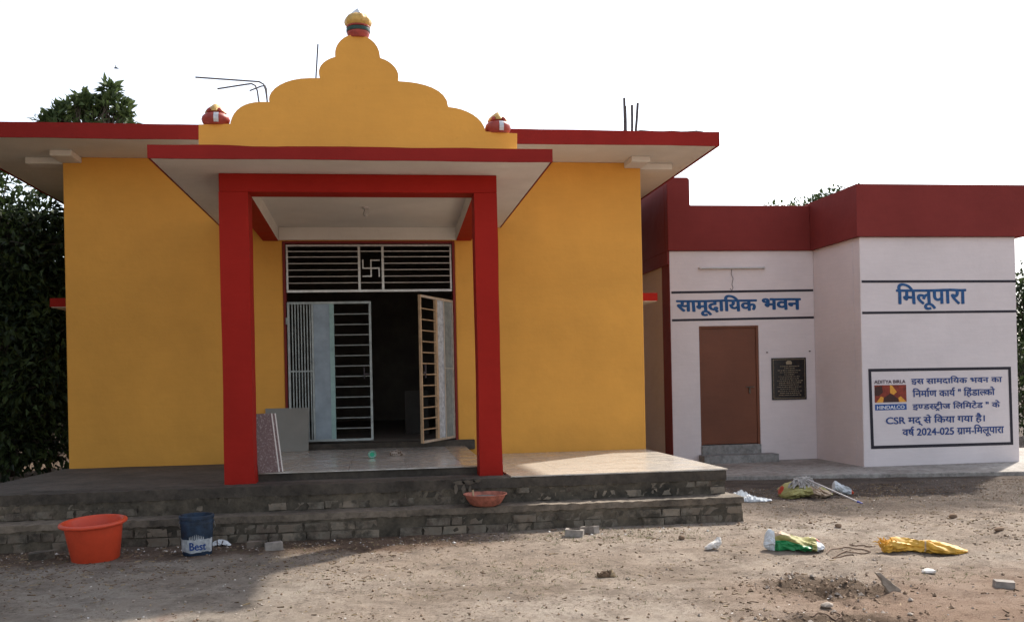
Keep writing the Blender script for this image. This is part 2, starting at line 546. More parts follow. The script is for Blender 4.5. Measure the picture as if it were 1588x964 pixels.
def link(o, parent=None, w=None):
    COL.objects.link(o)
    w = Vector(w) if w is not None else Vector((0, 0, 0))
    WL[o] = w
    if parent is not None:
        o.parent = parent
        o.location = w - WL[parent]
    else:
        o.location = w
    return o


def tag(o, label=None, cat=None, group=None, kind=None):
    for k, v in (('label', label), ('category', cat), ('group', group), ('kind', kind)):
        if v:
            o[k] = v
    return o


def thing(name, loc, label, cat, group=None):
    o = bpy.data.objects.new(name, None)
    o.empty_display_size = 0.2
    link(o, None, loc)
    return tag(o, label, cat, group)


def obj(name, mb, mat, parent=None, smooth=False, bevel=0.0, bseg=2, weld=False):
    mats = mat if isinstance(mat, (list, tuple)) else [mat]
    xs = [q.x for q in mb.v]; ys = [q.y for q in mb.v]; zs = [q.z for q in mb.v]
    c = Vector(((min(xs) + max(xs)) / 2, (min(ys) + max(ys)) / 2, min(zs)))
    me = bpy.data.meshes.new(name)
    me.from_pydata([tuple(q - c) for q in mb.v], [], mb.f)
    for mm in mats:
        me.materials.append(MAT[mm] if isinstance(mm, str) else mm)
    if len(mats) > 1:
        me.polygons.foreach_set('material_index', mb.mi)
    bm = bmesh.new(); bm.from_mesh(me)
    if weld:
        bmesh.ops.remove_doubles(bm, verts=bm.verts, dist=1e-5)
    bmesh.ops.recalc_face_normals(bm, faces=bm.faces)
    bm.to_mesh(me); bm.free()
    if smooth:
        me.polygons.foreach_set('use_smooth', [True] * len(me.polygons))
        try:
            me.set_sharp_from_angle(angle=R(42))
        except Exception:
            pass
    o = bpy.data.objects.new(name, me)
    link(o, parent, c)
    if bevel:
        mod = o.modifiers.new('bevel', 'BEVEL')
        mod.width = bevel; mod.segments = bseg; mod.limit_method = 'ANGLE'; mod.angle_limit = R(40)
        mod.harden_normals = False
    return o


def rough_box(x0, x1, y0, y1, z0, z1, step=0.12, amp=0.008, seed=0):
    """box cut into small faces with an uneven surface; returns MB"""
    mb = MB()
    nx = max(1, int((x1 - x0) / step)); ny = max(1, int((y1 - y0) / step)); nz = max(1, int((z1 - z0) / step))
    idx = {}
    rnd = np.random.default_rng(seed)

    def vert(i, j, k):
        key = (i, j, k)
        if key not in idx:
            idx[key] = len(mb.v)
            d = rnd.normal(0, amp, 3)
            mb.v.append(Vector((x0 + (x1 - x0) * i / nx + d[0], y0 + (y1 - y0) * j / ny + d[1], z0 + (z1 - z0) * k / nz + d[2] * 0.5)))
        return idx[key]
    def face(a, b_, c, d):
        mb.f.append([a, b_, c, d]); mb.mi.append(0)
    for i in range(nx):
        for k in range(nz):
            face(vert(i, 0, k), vert(i + 1, 0, k), vert(i + 1, 0, k + 1), vert(i, 0, k + 1))
            face(vert(i, ny, k), vert(i, ny, k + 1), vert(i + 1, ny, k + 1), vert(i + 1, ny, k))
        for j in range(ny):
            face(vert(i, j, nz), vert(i + 1, j, nz), vert(i + 1, j + 1, nz), vert(i, j + 1, nz))
            face(vert(i, j, 0), vert(i, j + 1, 0), vert(i + 1, j + 1, 0), vert(i + 1, j, 0))
    for j in range(ny):
        for k in range(nz):
            face(vert(0, j, k), vert(0, j, k + 1), vert(0, j + 1, k + 1), vert(0, j + 1, k))
            face(vert(nx, j, k), vert(nx, j + 1, k), vert(nx, j + 1, k + 1), vert(nx, j, k + 1))
    return mb


# ------------------------------------------------------------------ lettering
_gc = {}


def raw_glyph(s, bold):
    key = (s, bold)
    if key in _gc:
        return _gc[key]
    cu = bpy.data.curves.new('glyph', 'FONT')
    cu.body = s; cu.offset = bold; cu.resolution_u = 3
    o = bpy.data.objects.new('glyph', cu)
    COL.objects.link(o)
    dg = bpy.context.evaluated_depsgraph_get()
    me = bpy.data.meshes.new_from_object(o.evaluated_get(dg))
    vs = [tuple(q.co) for q in me.vertices]; fs = [tuple(q.vertices) for q in me.polygons]
    bpy.data.objects.remove(o); bpy.data.curves.remove(cu); bpy.data.meshes.remove(me)
    _gc[key] = (vs, fs)
    return vs, fs


def maxx(s):
    v = raw_glyph(s, 0)[0]
    return max(q[0] for q in v) if v else 0.0


def adv(ch):
    if ch == ' ':
        return 0.28
    return maxx(ch + '\u092e') - maxx('\u092e') if ord(ch) > 0x8ff else maxx(ch + 'I') - maxx('I')


VIR = '\u094d'
ISGN = '\u093f'
CONS = [chr(c) for c in range(0x915, 0x93a)]


def typeset(text, bold=0.0):
    """lay one line of Devanagari or Latin text; returns (verts2d, faces)"""
    V = []; F = []
    x = 0.0

    def put(ch, clip=None, dx=0.0, dy=0.0):
        vs, fs = raw_glyph(ch, bold)
        if clip is not None:
            bm = bmesh.new()
            bv = [bm.verts.new(q) for q in vs]
            for f in fs:
                try:
                    bm.faces.new([bv[i] for i in f])
                except ValueError:
                    pass
            bmesh.ops.bisect_plane(bm, geom=bm.verts[:] + bm.edges[:] + bm.faces[:], plane_co=(clip, 0, 0), plane_no=(1, 0, 0), clear_outer=True)
            bm.verts.index_update()
            vs = [tuple(q.co) for q in bm.verts]; fs = [[w.index for w in f.verts] for f in bm.faces]
            bm.free()
        o = len(V)
        V.extend([(q[0] + x + dx, q[1] + dy) for q in vs]); F.extend([[i + o for i in f] for f in fs])

    def stroke(pts, w=0.075):
        for (ax, ay), (bx, by) in zip(pts[:-1], pts[1:]):
            d = Vector((bx - ax, by - ay)); nn = Vector((-d.y, d.x)).normalized() * w / 2
            o = len(V)
            V.extend([(x + ax + nn.x, ay + nn.y), (x + ax - nn.x, ay - nn.y), (x + bx - nn.x, by - nn.y), (x + bx + nn.x, by + nn.y)])
            F.append([o, o + 1, o + 2, o + 3])
    i = 0
    while i < len(text):
        ch = text[i]
        if ch not in CONS:
            if ch != ' ':
                put(ch)
            x += adv(ch); i += 1
            continue
        cl = [ch]; i += 1
        while i + 1 < len(text) and text[i] == VIR and text[i + 1] in CONS:
            cl.append(text[i + 1]); i += 2
        ms = []
        while i < len(text) and (0x93a <= ord(text[i]) <= 0x94d or 0x900 <= ord(text[i]) <= 0x903):
            ms.append(text[i]); i += 1
        reph = len(cl) > 1 and cl[0] == '\u0930'
        if reph:
            cl = cl[1:]
        rakar = len(cl) > 1 and cl[-1] == '\u0930'
        if rakar:
            cl = cl[:-1]
        if ISGN in ms:
            put(ISGN); x += adv(ISGN); ms.remove(ISGN)
        for h in cl[:-1]:
            w = maxx(h)
            cut = w - (0.17 if h != '\u0923' else 0.2)
            put(h, clip=cut); x += cut - 0.01
        base = cl[-1]
        put(base)
        if rakar:
            stroke([(0.40, 0.20), (0.16, 0.02)] if base != '\u091f' else [(0.12, -0.2), (0.27, -0.06), (0.42, -0.2)])
        x += adv(base)
        for q in ms:
            if q == VIR:
                put(q)
            else:
                put(q); x += adv(q)
        if reph:
            stroke([(-0.16, 0.62), (-0.24, 0.74), (-0.14, 0.86), (-0.02, 0.82)])
    return V, F


def lettering(name, text, Y, p_left, p_right, head_l, base_l, mat, parent, bold=0.0, lift=0.004, top=0.622):
    """paint text on the wall plane y=Y between photo columns p_left..p_right;
    head_l/base_l: photo rows of the headline top and the baseline at mid width"""
    V, F = typeset(text, 0.0)
    x0 = min(q[0] for q in V); x1 = max(q[0] for q in V)
    xm = (p_left + p_right) / 2
    A = py(p_left, base_l, Y); B = py(p_right, base_l, Y)
    zt = py(xm, head_l, Y).z; zb = py(xm, base_l, Y).z
    sx = (B.x - A.x) / (x1 - x0); sz = (zt - zb) / top
    mb = MB()
    V = [(q[0] + 0.035 * float(fbm(q[0] * 2.2 + 5, q[1] * 2.2, 2)), q[1] + 0.035 * float(fbm(q[0] * 2.2 + 25, q[1] * 2.2, 2))) for q in V]
    offs = [(0, 0)] if bold <= 0 else [(0, 0), (bold, 0), (-bold, 0), (0, bold * 0.7), (0, -bold * 0.7), (bold * 0.7, bold * 0.5), (-bold * 0.7, -bold * 0.5), (bold * 0.7, -bold * 0.5), (-bold * 0.7, bold * 0.5)]
    for k, (du, dv) in enumerate(offs):
        mb.add([(A.x + (q[0] + du - x0) * sx, Y - lift - 0.0003 * k, zb + (q[1] + dv) * sz) for q in V], F)
    o = obj(name, mb, mat, parent)
    return o


def flat_poly(mb, pts, Y, lift, mi=0):
    mb.add([tuple(py(x, y, Y) - Vector((0, lift, 0))) for x, y in pts], [list(range(len(pts)))], mi)
    return mb


# ================================================================== GROUND
def spaced(lo, hi, step, far):
    inner = np.arange(lo, hi + 1e-6, step)
    out_hi = []; s = step; q = hi
    while q < far:
        s *= 1.35; q += s; out_hi.append(q)
    out_lo = []; s = step; q = lo
    while q > -far:
        s *= 1.35; q -= s; out_lo.append(q)
    return np.concatenate([np.array(out_lo[::-1]), inner, np.array(out_hi)])


gx = spaced(-4.6, 10.5, 0.045, 420.0)
gy = spaced(-9.2, 0.2, 0.04, 420.0)
GX, GY = np.meshgrid(gx, gy)
fade = 1 - sstep(25, 60, np.hypot(GX, GY))
GZ = -0.42 + (gz(GX, GY) + 0.42) * fade
nxg, nyg = len(gx), len(gy)
gv = np.stack([GX, GY, GZ], -1).reshape(-1, 3)
ii = np.arange(nxg * nyg).reshape(nyg, nxg)
gf = np.stack([ii[:-1, :-1], ii[:-1, 1:], ii[1:, 1:], ii[1:, :-1]], -1).reshape(-1, 4)
me = bpy.data.meshes.new('ground')
me.from_pydata(gv.tolist(), [], gf.tolist())
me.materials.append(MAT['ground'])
me.polygons.foreach_set('use_smooth', [True] * len(me.polygons))
ground = bpy.data.objects.new('ground', me)
link(ground)
tag(ground, kind='structure')

# ================================================================== TEMPLE
XL, XR = -4.078, 3.717
ZS, YR, TR = 4.085, -1.054, 0.152
RX0, RX1 = -5.11, 4.481
AX0, AX1, AY, AZ, AT = -2.071, 1.685, -4.048, 3.164, 0.111
PX0, PX1, PYF, PZ0 = -1.557, 1.225, -3.424, 0.075
PIW = 0.285
OX0, OX1, OZ = -1.285, 1.045, 2.978
temple = thing('temple_hall', (-0.2, 3.0, -0.42),
               'yellow temple hall with red pillared porch, scalloped gable and open steel gates', 'temple')
T = temple

wb = MB().prism_y([(XL, -0.41), (OX0, -0.41), (OX0, OZ), (OX1, OZ), (OX1, -0.41), (XR, -0.41), (XR, ZS), (XL, ZS)], 0.0, 0.22)
obj('front_wall', wb, 'yellow', T, bevel=0.012)
obj('side_wall', MB().box(XL, XL + 0.22, 0.22, 7.0, -0.42, ZS), 'yellow', T)
obj('side_wall', MB().box(XR - 0.22, XR, 0.22, 7.0, -0.42, ZS), 'yellow', T)
obj('back_wall', MB().box(XL + 0.22, XR - 0.22, 6.78, 7.0, -0.42, ZS), 'yellow', T)
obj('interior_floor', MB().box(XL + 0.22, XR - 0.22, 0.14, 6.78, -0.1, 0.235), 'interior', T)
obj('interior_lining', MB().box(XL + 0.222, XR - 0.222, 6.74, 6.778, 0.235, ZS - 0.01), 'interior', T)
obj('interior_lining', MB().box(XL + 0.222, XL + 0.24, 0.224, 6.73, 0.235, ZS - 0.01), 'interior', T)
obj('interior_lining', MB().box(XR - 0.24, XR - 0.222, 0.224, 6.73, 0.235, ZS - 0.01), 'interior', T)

# roof slab with red fascia
roof = obj('roof_slab', MB().box(RX0, RX1, YR, 7.9, ZS, ZS + TR), 'white', T, bevel=0.012)
fb = MB()
nseg = 60
# front fascia, edge slightly wavy as hand-finished cement
for i in range(nseg):
    xa = RX0 + (RX1 - RX0) * i / nseg; xb = RX0 + (RX1 - RX0) * (i + 1) / nseg
    wa = lambda xx: 0.010 * float(fbm(xx * 1.3, 4.2, 4)); wb2 = lambda xx: 0.012 * float(fbm(xx * 1.1, 8.8, 4))
    fb.hexa([(xa, YR - 0.022, ZS - 0.012 + wa(xa)), (xb, YR - 0.022, ZS - 0.012 + wa(xb)), (xb, YR - 0.001, ZS - 0.012 + wa(xb)), (xa, YR - 0.001, ZS - 0.012 + wa(xa)),
             (xa, YR - 0.022, ZS + TR + 0.022 + wb2(xa)), (xb, YR - 0.022, ZS + TR + 0.022 + wb2(xb)), (xb, YR + 0.02, ZS + TR + 0.022 + wb2(xb)), (xa, YR + 0.02, ZS + TR + 0.022 + wb2(xa))])
obj('fascia', fb, 'redtrim', roof)
obj('fascia', MB().box(RX1 + 0.001, RX1 + 0.022, YR - 0.021, 7.9, ZS - 0.012, ZS + TR + 0.026), 'redtrim', roof, bevel=0.008)
obj('fascia', MB().box(RX0 - 0.022, RX0 - 0.001, YR - 0.021, 7.9, ZS - 0.012, ZS + TR + 0.026), 'redtrim', roof, bevel=0.008)
mb = rough_box(3.35, 4.3, YR + 0.05, YR + 0.3, ZS + TR, ZS + TR + 0.045, 0.1, 0.012, 5)
obj('mortar_ridge', mb, 'mortar', roof)
for s_, xc in ((1, XR), (-1, XL)):
    xo = xc - s_ * 0.24
    obj('roof_beam', MB().box(min(xo, xc + s_ * 0.03), max(xo, xc + s_ * 0.03), -0.42, -0.001, ZS - 0.08, ZS - 0.001), 'white', T, bevel=0.012)
    xq = xc + s_ * 0.47
    obj('roof_beam', MB().box(min(xc + s_ * 0.002, xq), max(xc + s_ * 0.002, xq), 0.0, 0.25, ZS - 0.09, ZS - 0.001), 'white', T, bevel=0.012)
    # sunshade slab over the side window
    xs_ = xc + s_ * 0.42
    sh = obj('window_shade', MB().box(min(xc, xs_), max(xc, xs_), 0.75, 2.5, 2.17, 2.25), 'white', T, bevel=0.006)
    xa = xs_ + s_ * 0.012
    obj('shade_edge', MB().box(min(xs_, xa), max(xs_, xa), 0.735, 2.5, 2.182, 2.30), 'red', sh)
    obj('shade_edge', MB().box(min(xc, xs_), max(xc, xs_), 0.733, 0.748, 2.182, 2.30), 'red', sh)

# porch canopy
can = obj('porch_canopy', MB().box(AX0, AX1, AY, -0.001, AZ, AZ + AT), 'white', T, bevel=0.008)
fb = MB()
for i in range(36):
    xa = AX0 - 0.012 + (AX1 - AX0 + 0.024) * i / 36; xb = AX0 - 0.012 + (AX1 - AX0 + 0.024) * (i + 1) / 36
    w1 = lambda xx: 0.006 * float(fbm(xx * 2.3, 14.2, 4)); w2 = lambda xx: 0.012 * float(fbm(xx * 2.7, 28.8, 4))
    fb.hexa([(xa, AY - 0.02, AZ - 0.006 + w1(xa)), (xb, AY - 0.02, AZ - 0.006 + w1(xb)), (xb, AY - 0.001, AZ - 0.006 + w1(xb)), (xa, AY - 0.001, AZ - 0.006 + w1(xa)),
             (xa, AY - 0.02, AZ + AT + 0.008 + w2(xa)), (xb, AY - 0.02, AZ + AT + 0.008 + w2(xb)), (xb, AY + 0.03, AZ + AT + 0.008 + w2(xb)), (xa, AY + 0.03, AZ + AT + 0.008 + w2(xa))])
obj('fascia', fb, 'redtrim', can)
obj('fascia', MB().box(AX1 + 0.001, AX1 + 0.012, AY, -0.01, AZ - 0.004, AZ + AT + 0.008), 'redtrim', can)
obj('fascia', MB().box(AX0 - 0.012, AX0 - 0.001, AY, -0.01, AZ - 0.004, AZ + AT + 0.008), 'redtrim', can)

# pillars and beams
for x0, x1 in ((PX0, PX0 + PIW), (PX1 - 0.235, PX1)):
    mb = MB()
    hs = 12
    for k in range(hs):
        za = PZ0 - 0.02 + (OZ - PZ0 + 0.02) * k / hs; zb = PZ0 - 0.02 + (OZ - PZ0 + 0.02) * (k + 1) / hs
        j = lambda z, s: 0.010 * float(fbm(z * 1.7 + s, 3.3 * s, 3))
        mb.hexa([(x0 + j(za, 1), PYF + j(za, 2), za), (x1 + j(za, 3), PYF + j(za, 2), za), (x1 + j(za, 3), PYF + 0.28, za), (x0 + j(za, 1), PYF + 0.28, za),
                 (x0 + j(zb, 1), PYF + j(zb, 2), zb), (x1 + j(zb, 3), PYF + j(zb, 2), zb), (x1 + j(zb, 3), PYF + 0.28, zb), (x0 + j(zb, 1), PYF + 0.28, zb)])
    mb.f = [f for f in mb.f]
    obj('pillar', mb, 'red', T, weld=True)
obj('front_beam', MB().box(PX0, PX1, PYF, PYF + 0.28, OZ + 0.001, AZ - 0.001), 'red', T, bevel=0.01)
for a, b_, c, d in ((PX0 + 0.03, PX0 + PIW - 0.002, -1.535, -1.331), (PX1 - 0.235 + 0.002, PX1 - 0.03, 1.068, 1.28)):
    z0, z1 = OZ + 0.002, AZ - 0.002
    mb = MB().hexa([(a, PYF + 0.281, z0), (b_, PYF + 0.281, z0), (d, -0.002, z0), (c, -0.002, z0), (a, PYF + 0.281, z1), (b_, PYF + 0.281, z1), (d, -0.002, z1), (c, -0.002, z1)])
    inner = 3 if a < 0 else 5
    mb.mi[inner] = 1
    obj('side_beam', mb, ['red', 'white'], T)
obj('lintel', MB().box(-1.329, 1.066, -0.06, -0.001, OZ + 0.012, AZ - 0.002), 'white', T, bevel=0.006)
obj('back_of_beam', MB().box(PX0 + PIW, PX1 - 0.235, PYF + 0.281, PYF + 0.288, OZ + 0.01, AZ - 0.003), 'white', T)

# scalloped gable
PEDY = -3.92
pts = [(308, 240), (308, 193), (357, 192)]
def arc(p0, c1, c2, p1, k=9):
    return [tuple(((1 - t) ** 3) * np.array(p0) + 3 * t * (1 - t) ** 2 * np.array(c1) + 3 * t * t * (1 - t) * np.array(c2) + t ** 3 * np.array(p1)) for t in np.linspace(0, 1, k)]
pts += arc((357, 190), (362, 168), (380, 158), (404, 158)) + [(418, 158)]
pts += arc((417, 156), (415, 138), (442, 121), (480, 121)) + [(496, 121)]
pts += arc((496, 120), (490, 106), (500, 93), (520, 88))
pts += arc((519.5, 86), (518, 70), (530, 58), (541, 55)) + [(556, 51)]
pts += arc((556, 51), (566, 57), (588, 62), (589.5, 89))
pts += arc((590, 90), (608, 95), (622, 110), (617, 125)) + [(618, 125)]
pts += arc((619, 126), (655, 127), (694, 138), (695, 165))
pts += arc((697, 166), (722, 168), (750, 182), (753, 204)) + [(802, 207), (802, 246)]
cl = []
for q in pts:
    w = py(q[0], q[1], PEDY)
    if not cl or (abs(cl[-1][0] - w.x) + abs(cl[-1][1] - w.z)) > 0.004:
        cl.append((w.x, w.z))
cl[0] = (cl[0][0], AZ + AT + 0.002); cl[-1] = (cl[-1][0], AZ + AT + 0.002)
ped = obj('gable', MB().prism_y(cl[::-1], PEDY, PEDY + 0.13), 'yellow', T, bevel=0.008)

# finial pots
def finial(cx, cz, w, h, big):
    c = (cx, PEDY + 0.065, cz)
    if big:
        pr = [(0.30, 0.0), (0.40, 0.02), (0.43, 0.10), (0.40, 0.13)]
        o = obj('finial', MB().lathe([(r * w, z * h) for r, z in [(0.36, -0.12), (0.40, 0.0), (0.42, 0.06), (0.42, 0.12)]], c, 28), 'potred', T, True)
        obj('green_band', MB().lathe([(r * w, z * h) for r, z in [(0.41, 0.115), (0.445, 0.125), (0.45, 0.20), (0.44, 0.262), (0.41, 0.268)]], c, 28), 'green_band', o, True)
        obj('collar', MB().lathe([(r * w, z * h) for r, z in [(0.41, 0.269), (0.45, 0.30), (0.44, 0.345)]], c, 28), 'potred', o, True)
        wob = lambda a, i: 0.04 * math.cos(10 * a)
        obj('bulb_body', MB().lathe([(r * w, z * h) for r, z in [(0.42, 0.345), (0.475, 0.40), (0.50, 0.50), (0.485, 0.60), (0.42, 0.71), (0.29, 0.80)]], c, 40, 0, 1, 1, wob), 'gold', o, True)
        obj('tip', MB().lathe([(r * w, z * h) for r, z in [(0.31, 0.785), (0.23, 0.86), (0.12, 0.97), (0.04, 1.05), (0.0, 1.06)]], c, 14, 0, 1, 1, lambda a, i: 0.12 * math.cos(5 * a)), 'silver', o, True)
    else:
        o = obj('finial', MB().lathe([(r * w, z * h) for r, z in [(0.38, -0.02), (0.46, 0.10), (0.50, 0.27), (0.47, 0.42), (0.38, 0.54), (0.30, 0.58), (0.34, 0.66)]], c, 28), 'potred', T, True)
        st = MB()
        for k, (r, z) in enumerate([(0.47, 0.03), (0.515, 0.16), (0.525, 0.27), (0.49, 0.42), (0.40, 0.53)]):
            st.add([(c[0] + 0.0 * w, c[1] - r * w, c[2] + z * h), (c[0] + 0.17 * w, c[1] - r * w * 0.955, c[2] + z * h)], [])
        for k in range(4):
            st.f.append([2 * k, 2 * k + 1, 2 * k + 3, 2 * k + 2]); st.mi.append(0)
        obj('white_stripe', st, 'silver', o)
        for k in range(5):
            w_ = 2 * math.pi * k / 5 + 0.3
            a = Vector((c[0] + 0.30 * w * math.cos(w_), c[1] + 0.30 * w * math.sin(w_), c[2] + 0.62 * h))
            bq = Vector((c[0] + 0.39 * w * math.cos(w_), c[1] + 0.39 * w * math.sin(w_), c[2] + 0.68 * h))
            obj('leaf_lobe', MB().tube([a, (a + bq) / 2 + Vector((0, 0, 0.05 * h)), bq], [0.07 * w, 0.09 * w, 0.02 * w], 8), 'potred', o, True)
        obj('tip', MB().lathe([(r * w, z * h) for r, z in [(0.34, 0.62), (0.30, 0.76), (0.20, 0.90), (0.07, 1.05), (0.0, 1.10)]], c, 14, 0, 1, 1, lambda a, i: 0.15 * math.cos(4 * a)), 'gold', o, True)
    return o

mpx = (py(600, 300, PEDY) - py(500, 300, PEDY)).length / 100
q = py(555.5, 53, PEDY); finial(q.x, q.z + 0.005, 42 * mpx, 41 * mpx, True)
q = py(333, 192, PEDY); finial(q.x, q.z, 43 * mpx, 31 * mpx, False)
q = py(773.5, 205, PEDY); finial(q.x, q.z, 42 * mpx, 32 * mpx, False)

# bare reinforcement rods above the roof
def rod(pixels, Y, r=0.012):
    obj('reinforcement_rod', MB().tube([py(x, y, Y) for x, y in pixels], r, 6), 'rod', T, True)
zt = ZS + TR
rod([(418, 182), (412, 140), (409, 131), (402, 127), (395, 126.5), (303, 120)], 1.2)
rod([(405, 182), (399, 141), (396, 133), (390, 130), (382, 131), (337, 138)], 1.0)
rod([(416, 182), (413, 138), (411, 133), (405, 134), (387, 141)], 1.4)
rod([(487, 182), (490, 120), (493, 69)], 1.6)
for a, b_, c, d in ((969, 215, 968, 152), (970.5, 215, 969.5, 165), (980, 215, 980, 163), (985, 215, 989, 160)):
    rod([(a, b_), ((a + c) / 2 + 0.3, (b_ + d) / 2), (c, d)], 0.6, 0.019)

# porch bulb in the ceiling holder
q = py(567, 322, -1.55)
bl = obj('ceiling_lamp', MB().lathe([(0.045, -0.02), (0.045, -0.001)], (q.x, -1.55, AZ), 16), 'batten', T, True)
obj('bulb', MB().lathe([(0.0, -0.115), (0.02, -0.112), (0.036, -0.09), (0.034, -0.065), (0.022, -0.045), (0.02, -0.021)], (q.x, -1.55, AZ), 16), 'bulb', bl, True)

# door surround
for x0, x1 in ((OX0 - 0.0, OX0 + 0.035), (OX1 - 0.035, OX1)):
    obj('door_jamb', MB().box(x0 + 0.001, x1 - 0.001, -0.012, 0.18, 0.2, OZ - 0.002), 'maroon', T, bevel=0.004)
obj('door_head', MB().box(OX0 + 0.036, OX1 - 0.036, -0.012, 0.18, OZ - 0.03, OZ - 0.002), 'maroon', T)
obj('threshold', MB().box(OX0 - 0.0, OX1 + 0.22, -0.10, 0.139, 0.10, 0.232), 'lip', T, bevel=0.01)

# transom grille
tz0, tz1 = 2.285, 2.938
tx0, tx1 = OX0 + 0.04, OX1 - 0.04
g = MB()
bw = 0.014
g.box(tx0, tx1, 0.03, 0.055, tz0, tz0 + 0.035); g.box(tx0, tx1, 0.03, 0.055, tz1 - 0.028, tz1)
g.box(tx0, tx0 + 0.028, 0.031, 0.054, tz0 + 0.035, tz1 - 0.028); g.box(tx1 - 0.028, tx1, 0.031, 0.054, tz0 + 0.035, tz1 - 0.028)
tg = obj('transom_grille', g, 'steel', T, bevel=0.003)
vx = [py(557, 410, 0.04).x, py(593.5, 410, 0.04).x]
for x in vx:
    obj('upright', MB().box(x - 0.016, x + 0.016, 0.026, 0.056, tz0 + 0.036, tz1 - 0.029), 'steel', tg)
hz = [tz0 + 0.035 + (tz1 - tz0 - 0.063) * t for t in (0.16, 0.31, 0.46, 0.61, 0.76, 0.89)]
for i, z in enumerate(hz):
    for a, b_ in ((tx0 + 0.028, vx[0] - 0.017), (vx[1] + 0.017, tx1 - 0.028)):
        obj('bar', MB().tube([(a, 0.042, z), (b_, 0.042, z)], 0.008, 6), 'steel', tg)
    if i in (0, 5):
        obj('bar', MB().tube([(vx[0] + 0.017, 0.042, z), (vx[1] - 0.017, 0.042, z)], 0.008, 6), 'steel', tg)
sx_, sz_ = (vx[0] + vx[1]) / 2, (tz0 + tz1) / 2 + 0.0
e = 0.118
sw = MB()
t_ = 0.0085
sw.box(sx_ - t_, sx_ + t_, 0.034, 0.050, sz_ - e, sz_ + e)
sw.box(sx_ - e, sx_ + e, 0.0335, 0.0505, sz_ - t_, sz_ + t_)
sw.box(sx_ + t_, sx_ + e, 0.034, 0.050, sz_ + e - 2 * t_, sz_ + e)
sw.box(sx_ - e, sx_ - t_, 0.034, 0.050, sz_ - e, sz_ - e + 2 * t_)
sw.box(sx_ + e - 2 * t_, sx_ + e, 0.034, 0.050, sz_ - e, sz_ - t_)
sw.box(sx_ - e, sx_ - e + 2 * t_, 0.034, 0.050, sz_ + t_, sz_ + e)
obj('swastika_motif', sw, 'steel', tg)


# gate leaves: hinge side 0, free side GW
GW, GH = 1.12, 1.89
def gate(hx, hy, ang, mirror, mats, z0=0.262):
    s = -1 if mirror else 1
    M = Matrix.Translation((hx, hy, z0)) @ Matrix.Rotation(ang, 4, 'Z') @ Matrix.Diagonal((s, 1, 1, 1))
    fr, lad, sheet, bars, post = mats
    f = MB()
    f.box(0, 0.03, -0.015, 0.015, 0, GH)
    f.box(0.03, GW - 0.03, -0.015, 0.015, 0, 0.03); f.box(0.03, GW - 0.03, -0.015, 0.015, GH - 0.03, GH)
    leaf = obj('gate_leaf', f.xf(M), fr, T)
    obj('stile', MB().box(GW - 0.032, GW, -0.017, 0.017, 0.0, GH).xf(M), lad, leaf, bevel=0.003)
    xa = 0.345; xb = 0.56; xc = 0.62
    obj('stile', MB().box(xa - 0.025, xa, -0.0155, 0.0155, 0.031, GH - 0.031).xf(M), fr, leaf)
    for i in range(7):
        x = 0.05 + (xa - 0.07) * (i + 0.2) / 7
        obj('bar', MB().box(x, x + 0.014, -0.007, 0.007, 0.031, GH - 0.031).xf(M), bars, leaf)
    obj('cross_rail', MB().box(0.031, xa - 0.026, -0.010, -0.0072, GH * 0.5, GH * 0.5 + 0.018).xf(M), bars, leaf)
    obj('panel', MB().box(xa + 0.001, xb, -0.008, -0.002, 0.031, GH - 0.031).xf(M), sheet, leaf)
    obj('stile', MB().box(xb + 0.001, xc, -0.0165, 0.0165, 0.031, GH - 0.031).xf(M), post, leaf)
    for i in range(12):
        z = 0.03 + (GH - 0.06) * (i + 1.0) / 13.0
        obj('rung', MB().tube([M @ Vector((xc, 0, z)), M @ Vector((GW - 0.032, 0, z))], 0.0085, 6), lad, leaf)
    obj('latch', MB().box(GW - 0.11, GW - 0.045, -0.03, -0.018, GH * 0.47, GH * 0.47 + 0.022).box(GW - 0.115, GW - 0.10, -0.032, -0.016, GH * 0.44, GH * 0.53).xf(M), 'rod', leaf)
    for z in (0.25, GH - 0.3):
        obj('hinge', MB().tube([M @ Vector((-0.012, 0, z)), M @ Vector((-0.012, 0, z + 0.09))], 0.012, 8), fr, leaf)

gate(OX0 + 0.05, -0.02, R(-1.5), False, ('greysteel', 'greysteel', 'sheet', 'greysteel', 'teal'))
gate(OX1 - 0.055, -0.03, R(64), True, ('steel', 'primer', 'label_white', 'greysteel', 'primer'))

# board leaning inside the doorway
# ================================================================== PLINTH AND STEPS
plinth = thing('stepped_plinth', (-0.3, -2.0, -0.42), 'grey cement and brick stepped plinth under the yellow temple porch', 'plinth')
DX0, DX1 = -4.13, 3.50
def xr_(y):
    return 3.70 + 0.19 * max(-3.9, min(0.0, y)) / 3.75
YF = -3.76


def dz(x, y):
    return max(0.0, -y / 3.75) * 0.075


mb = MB()
gxs = np.linspace(DX0, DX1, 60); gys = np.linspace(YF + 0.25, -0.002, 20)
for y in gys:
    for x in gxs:
        mb.v.append(Vector((DX0 + (x - DX0) * (xr_(y) - 0.01 - DX0) / (DX1 - DX0), y, dz(x, y) + 0.006 * float(fbm(x * 1.5, y * 1.5, 3)))))
k = len(gxs)
for j in range(len(gys) - 1):
    for i in range(k - 1):
        mb.f.append([j * k + i, j * k + i + 1, (j + 1) * k + i + 1, (j + 1) * k + i]); mb.mi.append(0)
obj('deck_screed', mb, 'deck', plinth, True)
obj('plinth_core', MB().hexa([(DX0 + 0.02, YF + 0.16, -0.42), (DX1 - 0.02, YF + 0.16, -0.42), (3.68, -0.003, -0.42), (DX0 + 0.02, -0.003, -0.42), (DX0 + 0.02, YF + 0.16, -0.02), (DX1 - 0.02, YF + 0.16, -0.02), (3.68, -0.003, -0.02), (DX0 + 0.02, -0.003, -0.02)]), 'core', plinth)
